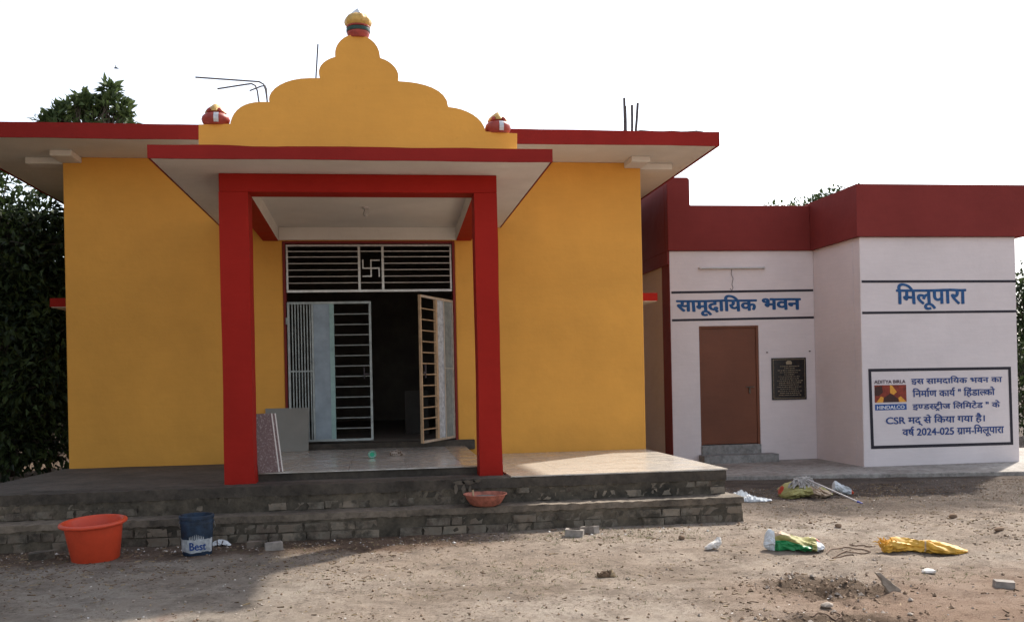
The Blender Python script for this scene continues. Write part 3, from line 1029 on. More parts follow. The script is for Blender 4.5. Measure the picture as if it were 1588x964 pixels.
obj('side_face', MB().hexa([(DX1 - 0.03, YF + 0.281, -0.42), (DX1 + 0.004, YF + 0.281, -0.42), (3.70, -0.003, -0.42), (3.67, -0.003, -0.42), (DX1 - 0.03, YF + 0.281, 0.07), (DX1 + 0.004, YF + 0.281, 0.07), (3.70, -0.003, 0.0), (3.67, -0.003, 0.0)]), 'lip', plinth)
obj('mortar_face', rough_box(DX0 + 0.0, DX1 - 0.008, YF + 0.010, YF + 0.17, -0.17, -0.012, 0.04, 0.009, 31), 'core', plinth, True)
lipb = rough_box(DX0 - 0.01, DX1, YF, YF + 0.28, -0.02, 0.078, 0.05, 0.006, 3)
obj('cement_lip', lipb, 'lip', plinth, True)
TZ, TYF = -0.165, -4.05
trb = rough_box(DX0 - 0.06, DX1 + 0.065, TYF, YF + 0.11, TZ - 0.06, TZ, 0.05, 0.007, 4)
obj('step_tread', trb, 'tread', plinth, True)
obj('mortar_face', rough_box(DX0 - 0.05, DX1 + 0.055, TYF + 0.010, YF + 0.11, -0.42, TZ - 0.055, 0.04, 0.009, 32), 'core', plinth, True)

_bm_cache = []
for v_ in range(6):
    rb = np.random.default_rng(50 + v_)
    bmm = rough_box(-0.5, 0.5, -0.5, 0.5, 0, 1, 0.34, 0.028, 60 + v_)
    meb = bpy.data.meshes.new('brick')
    meb.from_pydata([tuple(q) for q in bmm.v], [], bmm.f)
    meb.materials.append(MAT['brick'])
    _bm_cache.append(meb)


def brick(parent, x, y, z, lx, ly, lz, rz=0.0, name='brick'):
    o = bpy.data.objects.new(name, random.choice(_bm_cache))
    link(o, parent, (x, y, z))
    o.scale = (lx, ly, lz); o.rotation_euler = (random.gauss(0, 0.01), random.gauss(0, 0.02), rz)
    return o


def course(y_front, z, h, x0, x1, L, depth=0.10, jit=0.012, skip=0.0):
    x = x0 + random.uniform(-0.1, 0)
    while x < x1:
        ll = L * random.uniform(0.75, 1.12) if random.random() < 0.85 else L * 0.5
        ll = min(ll, x1 - x + 0.02)
        if random.random() > skip and ll > 0.06:
            brick(plinth, x + ll / 2, y_front + depth / 2 + random.uniform(-jit, jit), z + random.uniform(-0.004, 0.004), ll - 0.014, depth, h - 0.010)
        x += ll


course(YF + 0.010, -0.155, 0.075, DX0 + 0.04, DX1 - 0.03, 0.21, 0.10, 0.016, 0.15)
course(YF + 0.012, -0.082, 0.062, DX0 + 0.04, DX1 - 0.03, 0.21, 0.10, 0.014, 0.45)
course(TYF - 0.001, -0.322, 0.080, DX0, DX1 + 0.03, 0.225, 0.09, 0.016, 0.10)
course(TYF - 0.003, -0.408, 0.084, DX0, DX1 + 0.03, 0.225, 0.09, 0.014, 0.10)

# ivory tiles: right part of the deck
def tile(x0, x1, y0, y1, z, mat, t=0.012):
    g_ = 0.0015
    x0 += g_; x1 -= g_; y0 += g_; y1 -= g_
    z0 = [z(q[0], q[1]) for q in ((x0, y0), (x1, y0), (x1, y1), (x0, y1))]
    xa_, xb_ = (xr_(y0) + 0.012, xr_(y1) + 0.012) if x1 > 3.3 else (x1, x1)
    mb = MB().hexa([(x0, y0, z0[0] - t), (xa_, y0, z0[1] - t), (xb_, y1, z0[2] - t), (x0, y1, z0[3] - t), (x0, y0, z0[0]), (xa_, y0, z0[1]), (xb_, y1, z0[2]), (x0, y1, z0[3])])
    return obj('floor_tile', mb, mat, plinth)

xs_ = [PX1 + 0.04, 1.86, 2.46, 3.06, DX1 + 0.015]
ys_ = [YF + 0.005, -3.15, -2.55, -1.95, -1.35, -0.75, -0.01]
for i in range(4):
    for j in range(6):
        jz = random.uniform(0, 0.0012)
        tile(xs_[i], xs_[i + 1], ys_[j], ys_[j + 1], lambda x, y: dz(x, y) + 0.017 + jz, 'tile_white')
# raised tiled floor between the pillars
obj('tile_bed', rough_box(-1.42, 1.10, -3.13, -0.11, 0.02, 0.138, 0.15, 0.003, 9), 'lip', plinth)
xs_ = [-1.43, -0.95, -0.35, 0.25, 0.85, 1.12]
ys_ = [-3.15, -2.55, -1.95, -1.35, -0.75, -0.105]
for i in range(5):
    for j in range(5):
        jz = random.uniform(0, 0.0012)
        tile(xs_[i], xs_[i + 1], ys_[j], ys_[j + 1], lambda x, y: 0.151 + jz, 'tile_beige' if i == 4 else 'tile_dirty')
# whitewash drips on the riser are a stain
for (cx_, cy_, w_, h_) in ((712, 748, 9, 3), (728, 747, 10, 4), (739, 745, 6, 3), (707, 757, 3, 7), (719, 757, 3, 8), (729, 757, 2, 6)):
    ov = [(cx_ + w_ * math.cos(a_) * (1 + 0.5 * float(fbm(cx_ + 2 * math.cos(a_), 2 * math.sin(a_), 2))), cy_ + h_ * math.sin(a_) * (1 + 0.6 * float(fbm(cx_ + 5 + 2 * math.cos(a_), 2 * math.sin(a_), 2)))) for a_ in np.linspace(0, 2 * math.pi, 14, endpoint=False)]
    obj('whitewash_drip', MB().add([tuple(py(x, y, YF - 0.012)) for x, y in ov], [list(range(14))]), 'tread', plinth)

# ================================================================== COMMUNITY HALL
HY, HF = 2.27, 0.68
HX0, HXC, HX1 = 4.82, 7.365, 9.985
HZ0, HZB, HZT = -0.42, 3.13, 3.89
hall = thing('community_hall', (7.4, 4.0, -0.42), 'pale pink community hall with maroon parapet and blue painted Hindi lettering', 'building')
H_ = hall
DRX0, DRX1 = py(1086, 600, HY).x, py(1178, 600, HY).x
DZ0, DZ1 = -0.135, 1.865
wb = MB().prism_y([(HX0, -0.5), (DRX0, -0.5), (DRX0, DZ1), (DRX1, DZ1), (DRX1, -0.5), (HXC, -0.5), (HXC, HZB), (HX0, HZB)], HY, HY + 0.22)
obj('recessed_wall', wb, 'hallwhite', H_, bevel=0.01)
obj('return_wall', MB().box(HXC, HXC + 0.22, HF + 0.22, HY + 0.22, -0.5, HZB), 'hallwhite', H_)
obj('front_wall', MB().box(HXC, HX1, HF, HF + 0.22, -0.5, HZB), 'hallwhite', H_, bevel=0.012)
obj('side_wall', MB().box(HX1 - 0.22, HX1, HF + 0.22, 8.0, -0.5, HZB), 'hallwhite', H_)
# left side: painted edge strip and pale wall
obj('edge_strip', MB().box(HX0 - 0.008, HX0 + 0.001, HY - 0.004, HY + 0.42, -0.5, HZB - 0.02), 'maroon', H_)
obj('side_wall', MB().box(HX0, HX0 + 0.22, HY + 0.22, 8.0, -0.5, HZB), 'hallwhite', H_)
obj('side_band', MB().box(HX0 - 0.03, HX0 - 0.001, HY + 0.0, 8.0, HZB - 0.22, HZB + 0.0), 'maroon', H_)
obj('back_wall', MB().box(HX0 + 0.22, HX1 - 0.22, 7.78, 8.0, -0.5, HZB), 'hallwhite', H_)
obj('hall_roof', MB().box(HX0 + 0.1, HX1 - 0.1, HY + 0.1, 7.9, HZB - 0.02, HZB + 0.1), 'hallwhite', H_)
obj('hall_roof', MB().box(HXC + 0.1, HX1 - 0.1, HF + 0.1, HY + 0.099, HZB - 0.02, HZB + 0.1), 'hallwhite', H_)
OV = 0.07
q = py(1068, 300, HY)
ptz = py(1060, 276, HY).z
obj('parapet', MB().prism_y([(HX0 - 0.03, HZB), (HXC - OV + 0.001, HZB), (HXC - OV + 0.001, HZT), (q.x, HZT), (q.x, ptz - 0.03), (q.x - 0.04, ptz), (HX0 - 0.03, ptz)], HY - 0.05, HY + 0.12), 'maroon', H_, bevel=0.012)
obj('parapet', MB().box(HXC - OV, HXC + 0.10, HF + 0.1, HY + 0.12, HZB + 0.001, HZT + 0.044), 'maroon', H_)
obj('parapet', MB().box(HXC - OV, HX1 + 0.16, HF - OV, HF + 0.10, HZB + 0.001, HZT + 0.044), 'maroon', H_)
obj('parapet', MB().box(HX0 - 0.031, HX0 + 0.10, HY + 0.121, 8.0, HZB + 0.001, HZT + 0.85), 'maroon', H_, bevel=0.012)
obj('parapet', MB().box(HX1 + 0.04, HX1 + 0.16, HF + 0.101, 8.0, HZB + 0.001, HZT + 0.04), 'maroon', H_)

# black lines
def hline(x0, x1, ya, yb, Y):
    A = py(x0, ya, Y); B = py(x1, yb, Y)
    th = 0.019
    return obj('painted_line', MB().add([(A.x, Y - 0.003, A.z - th), (B.x, Y - 0.003, B.z - th), (B.x, Y - 0.003, B.z + th), (A.x, Y - 0.003, A.z + th)], [(0, 1, 2, 3)]), 'black_line', H_)
hline(1041, 1261, 453.5, 450, HY); hline(1042, 1262, 496.5, 492, HY)
hline(1336, 1575, 436.5, 436, HF); hline(1337, 1577, 485, 482.5, HF)
lettering('sign_lettering', 'सामूदायिक', HY, 1050, 1173, 465.5, 482, 'blue_letter', H_, 0.042)
lettering('sign_lettering', 'भवन', HY, 1183, 1241, 463, 479.5, 'blue_letter', H_, 0.042)
lettering('sign_lettering', 'मिलूपारा', HF, 1391, 1498, 449, 470.5, 'blue_letter', H_, 0.030)

# framed notice painted on the front wall
zx = lambda x: 1330 + x / 6.023
zy = lambda y: 550 + y / 6.023
fr = MB()
o4 = [(zx(98), zy(130)), (zx(1430), zy(110)), (zx(1453), zy(838)), (zx(125), zy(878))]
i4 = [(zx(126), zy(157)), (zx(1405), zy(136)), (zx(1427), zy(812)), (zx(152), zy(848))]
for a in range(4):
    b_ = (a + 1) % 4
    flat_poly(fr, [o4[a], o4[b_], i4[b_], i4[a]], HF, 0.004)
nb_ = obj('notice_frame', fr, 'black_line', H_)
LN = [('इस सामदायिक भवन का', 502, 1346, 216, 262), ('निर्माण कार्य " हिंडाल्को', 515, 1280, 328, 383), ('इण्डस्ट्रीज लिमिटेड " के', 515, 1328, 452, 499),
      ('CSR मद् से किया गया है।', 266, 1185, 577, 632), ('वर्ष 2024-025 ग्राम-मिलूपारा', 420, 1365, 682, 740)]
for t, a, b_, y0, y1 in LN:
    lettering('notice_line', t, HF, zx(a), zx(b_), zy(y0), zy(y1), 'navy_letter', H_, 0.026)
lettering('logo_name', 'ADITYA BIRLA', HF, zx(155), zx(445), zy(234), zy(266), 'dark_letter', H_, 0.02, 0.004, 0.70)
lg = MB()
P = lambda *c: [(zx(x), zy(y)) for x, y in c]
flat_poly(lg, P((155, 283), (452, 278), (457, 438), (160, 446)), HF, 0.003, 0)
flat_poly(lg, P((160, 300), (225, 290), (235, 350), (195, 385), (160, 380)), HF, 0.0045, 2)
flat_poly(lg, P((300, 282), (318, 284), (365, 345), (335, 372), (302, 355)), HF, 0.005, 1)
flat_poly(lg, P((175, 444), (215, 388), (243, 398), (236, 443)), HF, 0.005, 1)
flat_poly(lg, P((378, 400), (402, 386), (450, 432), (450, 438), (390, 440)), HF, 0.005, 1)
flat_poly(lg, P((245, 400), (300, 362), (335, 376), (372, 405), (385, 440), (242, 443)), HF, 0.0047, 2)
obj('logo', lg, ['logo_red', 'logo_orange', 'logo_dark'], H_)
lb = MB(); flat_poly(lb, P((161, 462), (456, 456), (458, 510), (163, 518)), HF, 0.003)
lbo = obj('logo_bar', lb, 'logo_blue', H_)
lettering('logo_name', 'HINDALCO', HF, zx(180), zx(436), zy(472), zy(504), 'letter_white', H_, 0.02, 0.006, 0.70)

# granite plaque
a0 = py(1197, 620, HY); a1 = py(1249, 554, HY)
pl = obj('plaque', MB().box(a0.x, a1.x, HY - 0.022, HY - 0.001, a0.z, a1.z), 'granite', H_, bevel=0.003)
bd = MB(); m_ = 0.025; t_ = 0.006; Yp = HY - 0.0235
for x0, x1, z0, z1 in ((a0.x + m_, a1.x - m_, a1.z - m_ - t_, a1.z - m_), (a0.x + m_, a1.x - m_, a0.z + m_, a0.z + m_ + t_), (a0.x + m_, a0.x + m_ + t_, a0.z + m_ + t_, a1.z - m_ - t_), (a1.x - m_ - t_, a1.x - m_, a0.z + m_ + t_, a1.z - m_ - t_)):
    bd.add([(x0, Yp, z0), (x1, Yp, z0), (x1, Yp, z1), (x0, Yp, z1)], [(0, 1, 2, 3)])
obj('border', bd, 'goldtext', pl)
en = MB()
pw, ph = a1.x - a0.x, a1.z - a0.z
en.add([(a0.x + pw * q[0], Yp, a1.z - ph * q[1]) for q in ((0.42, 0.16), (0.41, 0.10), (0.46, 0.07), (0.55, 0.07), (0.59, 0.11), (0.58, 0.16))], [list(range(6))])
rr = random.Random(3)
for k in range(15):
    z = a1.z - ph * (0.21 + 0.049 * k)
    hw = pw * rr.uniform(0.22, 0.37)
    if k in (1, 4):
        hw = pw * 0.14
    x = a0.x + pw / 2 - hw
    while x < a0.x + pw / 2 + hw:
        ln = rr.uniform(0.01, 0.035)
        h_ = ph * rr.uniform(0.010, 0.017)
        en.add([(x, Yp, z), (x + ln, Yp, z), (x + ln, Yp, z + h_), (x, Yp, z + h_)], [(0, 1, 2, 3)])
        x += ln + rr.uniform(0.006, 0.014)
obj('engraved_text', en, 'goldtext', pl)['kind'] = 'stuff'
for x, y in ((1189, 546), (1255, 544)):
    q = py(x, y, HY)
    obj('nail', MB().tube([(q.x, HY + 0.005, q.z), (q.x, HY - 0.04, q.z - 0.004)], 0.009, 6), 'rod', H_)

# tube light and its wire
a = py(1083, 416, HY); b_ = py(1186, 415, HY)
tl = obj('tube_light', MB().box(a.x, b_.x, HY - 0.035, HY - 0.001, a.z - 0.016, a.z + 0.016), 'batten', H_, bevel=0.006)
obj('tube', MB().tube([(a.x + 0.04, HY - 0.048, a.z - 0.006), (b_.x - 0.04, HY - 0.048, a.z - 0.006)], 0.012, 10), 'bulb', tl, True)
for x in (a.x + 0.012, b_.x - 0.034):
    obj('socket', MB().box(x, x + 0.022, HY - 0.064, HY - 0.036, a.z - 0.02, a.z + 0.014), 'batten', tl)
obj('wire', MB().tube([py(x, y, HY - 0.012) for x, y in ((1135, 417), (1134, 425), (1137, 432), (1135, 441), (1137, 446), (1135, 450), (1132, 447))], 0.004, 5), 'rod', tl)

# door
dr = obj('door', MB().box(DRX0 + 0.045, DRX1 - 0.045, HY + 0.03, HY + 0.07, DZ0 + 0.01, DZ1 - 0.04), 'brown_door', H_, bevel=0.004)
fm = MB().box(DRX0 + 0.001, DRX0 + 0.043, HY + 0.012, HY + 0.09, DZ0, DZ1 - 0.001).box(DRX1 - 0.043, DRX1 - 0.001, HY + 0.012, HY + 0.09, DZ0, DZ1 - 0.001).box(DRX0 + 0.043, DRX1 - 0.043, HY + 0.012, HY + 0.09, DZ1 - 0.038, DZ1 - 0.001)
obj('door_frame', fm, 'brown_door', dr, bevel=0.004)
zm = py(1130, 597, HY).z
obj('door_seam', MB().box(DRX0 + 0.05, DRX1 - 0.05, HY + 0.026, HY + 0.0299, zm - 0.008, zm + 0.008), 'brown_door', dr)
q = py(1163, 605, HY)
obj('latch', MB().box(q.x - 0.06, q.x + 0.09, HY + 0.008, HY + 0.026, q.z + 0.05, q.z + 0.066).box(q.x - 0.012, q.x + 0.012, HY + 0.0, HY + 0.025, q.z - 0.05, q.z + 0.05), 'oldbrick', dr, bevel=0.004)
obj('door_sill', MB().box(DRX0 + 0.001, DRX1 - 0.001, HY - 0.03, HY + 0.2, -0.5, DZ0 - 0.002), 'hstep', H_, bevel=0.008)
q = py(1207, 706, HY - 0.28)
obj('door_step', rough_box(DRX0 - 0.06, q.x, HY - 0.30, HY - 0.031, -0.5, -0.29, 0.12, 0.003, 12), 'hstep', H_)
# apron slab
pa = pz(1125, 738, HZ0); pb = pz(1588, 730.5, HZ0)
sl_ = (pb.y - pa.y) / (pb.x - pa.x)
ax0, ax1 = 3.95, 12.0
ya, yb = pa.y + sl_ * (ax0 - pa.x), pa.y + sl_ * (ax1 - pa.x)
apron = obj('apron', MB().hexa([(ax0, ya, -0.6), (ax1, yb, -0.6), (ax1, 3.0, -0.6), (ax0, 3.0, -0.6), (ax0, ya, HZ0), (ax1, yb, HZ0), (ax1, 3.0, HZ0), (ax0, 3.0, HZ0)]), 'apron', None, bevel=0.012)
apron.name = 'pavement'
tag(apron, kind='structure')

# ================================================================== SMALL THINGS
def crumple(name, L, W, H, seed, mats, zone, rz, at, tilt=0.0, nu=46, nv=26, sharp=1.0, parent=None, shape=None):
    """a closed crumpled bag: flattened superellipsoid with ridged folds; zone(u, v, w) -> material slot"""
    rs = np.random.default_rng(seed)
    ox, oy = rs.random(2) * 50
    mb = MB()
    for j in range(nv + 1):
        th = math.pi * j / nv - math.pi / 2
        for i in range(nu):
            ph = 2 * math.pi * i / nu
            cx = math.copysign(abs(math.cos(ph)) ** 0.8, math.cos(ph)); cy = math.copysign(abs(math.sin(ph)) ** 0.8, math.sin(ph))
            ct = abs(math.cos(th)) ** 0.7; st = math.sin(th)
            x = cx * ct; y = cy * ct; z = st
            f = float(fbm(ox + x * 1.6, oy + y * 1.6 + z * 0.8, 3))
            rid = abs(float(fbm(ox + 9 + x * 2.6 + z, oy + y * 2.6, 3)))
            edge = 1 + 0.45 * f
            k_ = shape(x) if shape else (1.0, 1.0, 0.0)
            hz_ = (0.62 + 1.1 * f + sharp * (0.30 - 0.9 * rid))
            px_ = x * L / 2 * edge; py_ = y * W / 2 * edge * k_[0] + k_[2]
            pz_ = (z * 0.5 + 0.5) * H * max(0.12, hz_) * k_[1] if z > -0.2 else (z + 1.0) * 0.5 * H * 0.12
            mb.v.append(Vector((px_, py_, pz_)))
    for j in range(nv):
        for i in range(nu):
            a_, b2 = j * nu + i, j * nu + (i + 1) % nu
            mb.f.append([a_, b2, b2 + nu, a_ + nu])
            c = (mb.v[a_] + mb.v[b2 + nu]) / 2
            mb.mi.append(zone(c.x / (L / 2), c.y / (W / 2), c.z / H))
    M = Matrix.Translation(at) @ Matrix.Rotation(rz, 4, 'Z') @ Matrix.Rotation(tilt, 4, 'X')
    mb.xf(M)
    o = obj(name, mb, mats, parent, False, weld=True)
    o.data.polygons.foreach_set('use_smooth', [True] * len(o.data.polygons))
    try:
        o.data.set_sharp_from_angle(angle=R(34))
    except Exception:
        pass
    return o


def rocky(mb, c, r, seed, sq=0.6):
    rs = np.random.default_rng(seed)
    bm = bmesh.new()
    bmesh.ops.create_icosphere(bm, subdivisions=2, radius=1.0)
    for v in bm.verts:
        d = 1 + 0.35 * float(fbm(v.co.x * 1.3 + seed, v.co.y * 1.3 + v.co.z * 1.7, 2))
        v.co = Vector((v.co.x * r[0], v.co.y * r[1], v.co.z * r[2])) * d
    bm.verts.index_update()
    mb.add([v.co + Vector(c) for v in bm.verts], [[v.index for v in f.verts] for f in bm.faces])
    bm.free()
    return mb


# orange tub
q = on_ground(139, 873)
tub = thing('plastic_tub', q, 'large round orange plastic tub standing before the steps', 'tub')
RT = 0.30
prof = [(0.0, 0.012), (0.235, 0.012), (0.242, 0.03), (0.29, 0.335), (0.318, 0.335), (0.326, 0.348), (0.322, 0.366), (0.305, 0.372), (0.292, 0.366), (0.282, 0.345), (0.234, 0.04), (0.0, 0.036)]
prof = [(0.0, 0.0), (0.225, 0.0), (0.238, 0.012)] + prof[3:]
prof = [(r_ * 0.80, z_ * 0.90) for r_, z_ in prof]
tb = MB().lathe(prof, (0, 0, 0), 56).xf(Matrix.Translation(q + Vector((0, 0.18, 0))) @ Matrix.Rotation(R(-2.0), 4, 'Y') @ Matrix.Rotation(R(4.0), 4, 'X'))
obj('tub_body', tb, 'orange_plastic', tub, True)
rim = MB()
rim.tube([Vector((0.258 * math.cos(w), 0.258 * math.sin(w), 0.317)) for w in np.linspace(0, 2 * math.pi, 49)], 0.0145, 8, cap=False)
obj('rim', rim.xf(Matrix.Translation(q + Vector((0, 0.18, 0))) @ Matrix.Rotation(R(-2.0), 4, 'Y') @ Matrix.Rotation(R(4.0), 4, 'X')), 'orange_plastic', tub, True)

# blue paint bucket
q = on_ground(302, 862)
bk = thing('paint_bucket', q, 'dirty blue paint bucket with torn white label beside the orange tub', 'bucket')
c = q + Vector((0, 0.12, 0)); BS = 0.90
prof = [(0.0, 0.0), (0.132, 0.0), (0.137, 0.008), (0.152, 0.30), (0.160, 0.302), (0.160, 0.325), (0.154, 0.328), (0.155, 0.345), (0.164, 0.347), (0.165, 0.372), (0.157, 0.380), (0.150, 0.378), (0.147, 0.34), (0.13, 0.012), (0.0, 0.012)]
prof = [(r_ * BS, z_ * BS) for r_, z_ in prof]
obj('bucket_body', MB().lathe(prof, c, 48), 'blue_plastic', bk, True)
def rad(z): return 0.137 + (0.152 - 0.137) * z / 0.30

def wrap(mb, pts2, faces, lift):
    vs = []
    for a_, z in pts2:
        r_ = rad(z) + lift
        vs.append((c.x + r_ * BS * math.sin(a_), c.y - r_ * BS * math.cos(a_), c.z + z * BS))
    return mb.add(vs, faces)
a_off = math.atan2(c.x - 0.0, c.y + 13.2)
lab = MB(); n_ = 26
pts2 = []
for i in range(n_ + 1):
    a_ = -1.9 + 3.3 * i / n_
    top_ = 0.158 + 0.012 * float(fbm(i * 0.6, 2.0, 3)); bot_ = 0.035 + 0.022 * float(fbm(i * 0.5, 7.0, 3))
    pts2 += [(a_, bot_), (a_, top_)]
wrap(lab, pts2, [(2 * i, 2 * i + 2, 2 * i + 3, 2 * i + 1) for i in range(n_)], 0.0025)
lo = obj('label', lab, 'label_white', bk)
V, F = typeset('Best', 0.0)
x0 = min(v[0] for v in V); x1 = max(v[0] for v in V)
wd = 1.05
tx = MB()
for k_, (du, dv) in enumerate(((0, 0), (0.03, 0), (-0.03, 0), (0, 0.02), (0, -0.02))):
    wrap(tx, [(0.22 - wd / 2 + (v[0] + du - x0) / (x1 - x0) * wd, 0.058 + (v[1] + dv) * 0.105) for v in V], F, 0.005 + 0.0003 * k_)
obj('label_text', tx, 'navy_letter', lo)
cr = MB()
for k in range(9):
    a_ = 0.14 + (k - 4) * 0.11; hh = 0.02 + 0.028 * (1 - abs(k - 4) / 4.5)
    wrap(cr, [(a_ - 0.035, 0.158 + 0.006 * (k % 2)), (a_ + 0.035, 0.158), (a_ + 0.02, 0.158 + hh), (a_ - 0.015, 0.162 + hh)], [(0, 1, 2, 3)], 0.003)
obj('crest_print', cr, 'label_white', lo)
obj('handle', MB().tube([c + Vector(v_) * BS for v_ in ((-0.162, 0, 0.315), (-0.168, 0.02, 0.26), (-0.13, 0.11, 0.20), (0, 0.165, 0.17), (0.13, 0.11, 0.20), (0.168, 0.02, 0.26), (0.162, 0, 0.315))], 0.003, 6), 'steel', bk)

# mortar pan on the step
q = pz(747, 776, TZ + 0.004); q.y = -3.955; q.z = TZ + 0.002
pan = thing('mortar_pan', q, 'shallow dusty red mortar pan with cement on the lower step', 'pan')
obj('bowl', MB().lathe([(0.0, 0.0), (0.11, 0.0), (0.15, 0.02), (0.185, 0.075), (0.20, 0.105), (0.214, 0.110), (0.214, 0.118), (0.196, 0.116), (0.176, 0.078), (0.14, 0.032), (0.0, 0.03)], q, 40), 'pan', pan, True)
obj('mortar', MB().lathe([(0.0, 0.098), (0.06, 0.099), (0.12, 0.090), (0.17, 0.078)], q, 24, 0, 1, 1, lambda a_, i: 0.1 * math.sin(3 * a_ + i)), 'mortar', pan, True)
obj('trowel_stub', MB().tube([q + Vector((-0.12, -0.05, 0.09)), q + Vector((-0.125, -0.04, 0.16))], 0.010, 8), 'primer', pan)

# tiles leaning about the porch
def slab(name, corners, t, mats, label, cat, group=None):
    """corners: 4 points, bottom-left, bottom-right, top-right, top-left of the front face"""
    a_, b2, c2, d2 = [Vector(v) for v in corners]
    nrm = (b2 - a_).cross(d2 - a_).normalized()
    back = -nrm * t
    mb = MB().hexa([a_, b2, b2 + back, a_ + back, d2, c2, c2 + back, d2 + back])
    for i in (0, 1, 3, 5):
        mb.mi[i] = 1
    o = obj(name, mb, mats, None)
    tag(o, label, cat, group)
    return o

gl = py(409, 702, -0.32); gr_ = py(478, 702, -0.32)
z0 = 0.156
slab('loose_floor_tile', [(gl.x, -0.27, z0), (gr_.x, -0.27, z0), (gr_.x, -0.03, z0 + 0.57), (gl.x, -0.03, z0 + 0.57)], 0.010, ['tile_grey', 'tile_edge'], 'plain grey floor tile leaning on the yellow wall beside the gate', 'tile')
A = pz(401, 733, 0.155); B = pz(434, 731, 0.155)
Lz = 0.60
for k, (d, lab_) in enumerate(((0.0, 'maroon speckled tile leaning on the left pillar, front of the pair'), (0.016, 'maroon speckled tile leaning on the left pillar, rear of the pair'))):
    sh = Vector((0.032 * k, 0.030 * k, 0))
    a_ = A + sh; b2 = B + sh
    up = Vector((-0.075, 0.10, Lz))
    o = slab('loose_wall_tile', [a_, b2, b2 + up, a_ + up], 0.024, ['tile_maroon', 'tile_edge'], lab_, 'tile', 'maroon tiles by the pillar')
    nv_ = (b2 - a_).cross(up).normalized() * 0.0015; ex = (b2 - a_).normalized() * 0.013
    obj('pale_edge', MB().hexa([b2 - ex, b2, b2 + nv_, b2 - ex + nv_, b2 + up - ex, b2 + up, b2 + up + nv_, b2 + up - ex + nv_]), 'tile_edge', o)

# board in the dark interior
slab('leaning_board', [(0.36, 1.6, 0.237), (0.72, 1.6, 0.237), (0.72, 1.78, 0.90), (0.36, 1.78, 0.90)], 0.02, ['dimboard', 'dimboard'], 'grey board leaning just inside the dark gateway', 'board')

# tape roll and scrap on the tiles
q = pz(577, 710, 0.153)
tr_ = thing('tape_roll', (q.x, q.y, 0.153), 'small green tape roll standing on the porch tiles', 'tape')
ring = MB()
for r0, r1, mi in ((0.030, 0.046, 0),):
    seg = 32; vs = []
    for w in np.linspace(0, 2 * math.pi, seg, endpoint=False):
        for r_, y_ in ((r0, -0.02), (r1, -0.02), (r1, 0.02), (r0, 0.02)):
            vs.append((r_ * math.cos(w), y_, r_ * math.sin(w)))
    fs = []
    for i in range(seg):
        for k in range(4):
            fs.append((i * 4 + k, i * 4 + (k + 1) % 4, ((i + 1) % seg) * 4 + (k + 1) % 4, ((i + 1) % seg) * 4 + k))
    ring.add(vs, fs)
Mt = Matrix.Translation((q.x, q.y, 0.153 + 0.046)) @ Matrix.Rotation(R(8), 4, 'Z')
obj('tape', ring.xf(Mt), 'label_white', tr_, True)
obj('core', MB().tube([Mt @ Vector((0, -0.016, 0)), Mt @ Vector((0, 0.018, 0))], 0.0295, 24).xf(Matrix.Identity(4)), 'green_tape', tr_, True)
obj('tape_edge', MB().tube([Mt @ Vector((0.043 * math.cos(w), -0.0205, 0.043 * math.sin(w))) for w in np.linspace(0, 2 * math.pi, 33)], 0.0035, 6, cap=False), 'green_tape', tr_, True)
q = pz(617, 706, 0.153)
o = crumple('crumpled_wrapper', 0.17, 0.07, 0.05, 5, ['pebble', 'brownleaf'], lambda u, v, w: 1 if (u * 7) % 2 < 0.8 else 0, R(-4), (q.x, q.y, 0.152), nu=24, nv=12)
tag(o, 'small crumpled brown wrapper right of the green tape on the porch', 'wrapper')
q = pz(403, 729, 0.153); q.y = -3.06
o = crumple('crumpled_rag', 0.13, 0.07, 0.055, 8, ['white_cloth', 'logo_blue'], lambda u, v, w: 1 if u > 0.35 and w > 0.2 else 0, R(12), (-1.345, -3.085, 0.152), nu=26, nv=14)
tag(o, 'small white and blue rag at the foot of the left red pillar', 'rag')


def loose_brick(px_, py_, dims, rz, mat, label, tilt=0.0, frog=True, group=None, lift=0.0):
    q = on_ground(px_, py_)
    L, W, Hh = dims
    root = thing('loose_brick', q, label, 'brick', group)
    M = Matrix.Translation(q + Vector((0, W / 2, -0.006 + lift))) @ Matrix.Rotation(rz, 4, 'Z') @ Matrix.Rotation(tilt, 4, 'Y')
    mb = rough_box(-L / 2, L / 2, -W / 2, W / 2, 0, Hh, 0.045, 0.0022, int(px_))
    body = obj('brick_body', mb.xf(M), mat, root, True)
    body.data.set_sharp_from_angle(angle=R(50))
    if frog:
        fr_ = MB()
        L2, W2 = L * 0.29, W * 0.2
        seg = 20
        ov = [((L2 + W2 * 0) * math.copysign(min(1, abs(math.cos(w)) ** 0.7), math.cos(w)), W2 * math.sin(w), Hh + 0.001) for w in np.linspace(0, 2 * math.pi, seg, endpoint=False)]
        fr_.tube([Vector(v) for v in ov] + [Vector(ov[0])], 0.006, 6, cap=False)
        obj('frog_mark', fr_.xf(M), 'oldbrick', root, True)
    return root

BD = (0.17, 0.085, 0.07)
loose_brick(892, 832, BD, R(-20), 'greybrick', 'left grey brick of the touching pair before the steps', R(4))
loose_brick(917, 827, BD, R(-52), 'greybrick', 'right grey brick of the touching pair before the steps', R(-6))
loose_brick(424, 853, (0.15, 0.09, 0.07), R(12), 'greybrick', 'pale broken grey brick below the left steps', R(-3), False)
loose_brick(398, 849, (0.17, 0.09, 0.06), R(-3), 'oldbrick', 'dark brick behind the pale broken brick below the left steps', 0, False)
loose_brick(62, 868, (0.20, 0.10, 0.07), R(18), 'oldbrick', 'dark brick on the damp soil left of the orange tub', R(-3), False)
loose_brick(1563, 913, (0.125, 0.08, 0.055), R(-22), 'greybrick', 'half grey brick at the right edge of the bare ground', R(3), False)

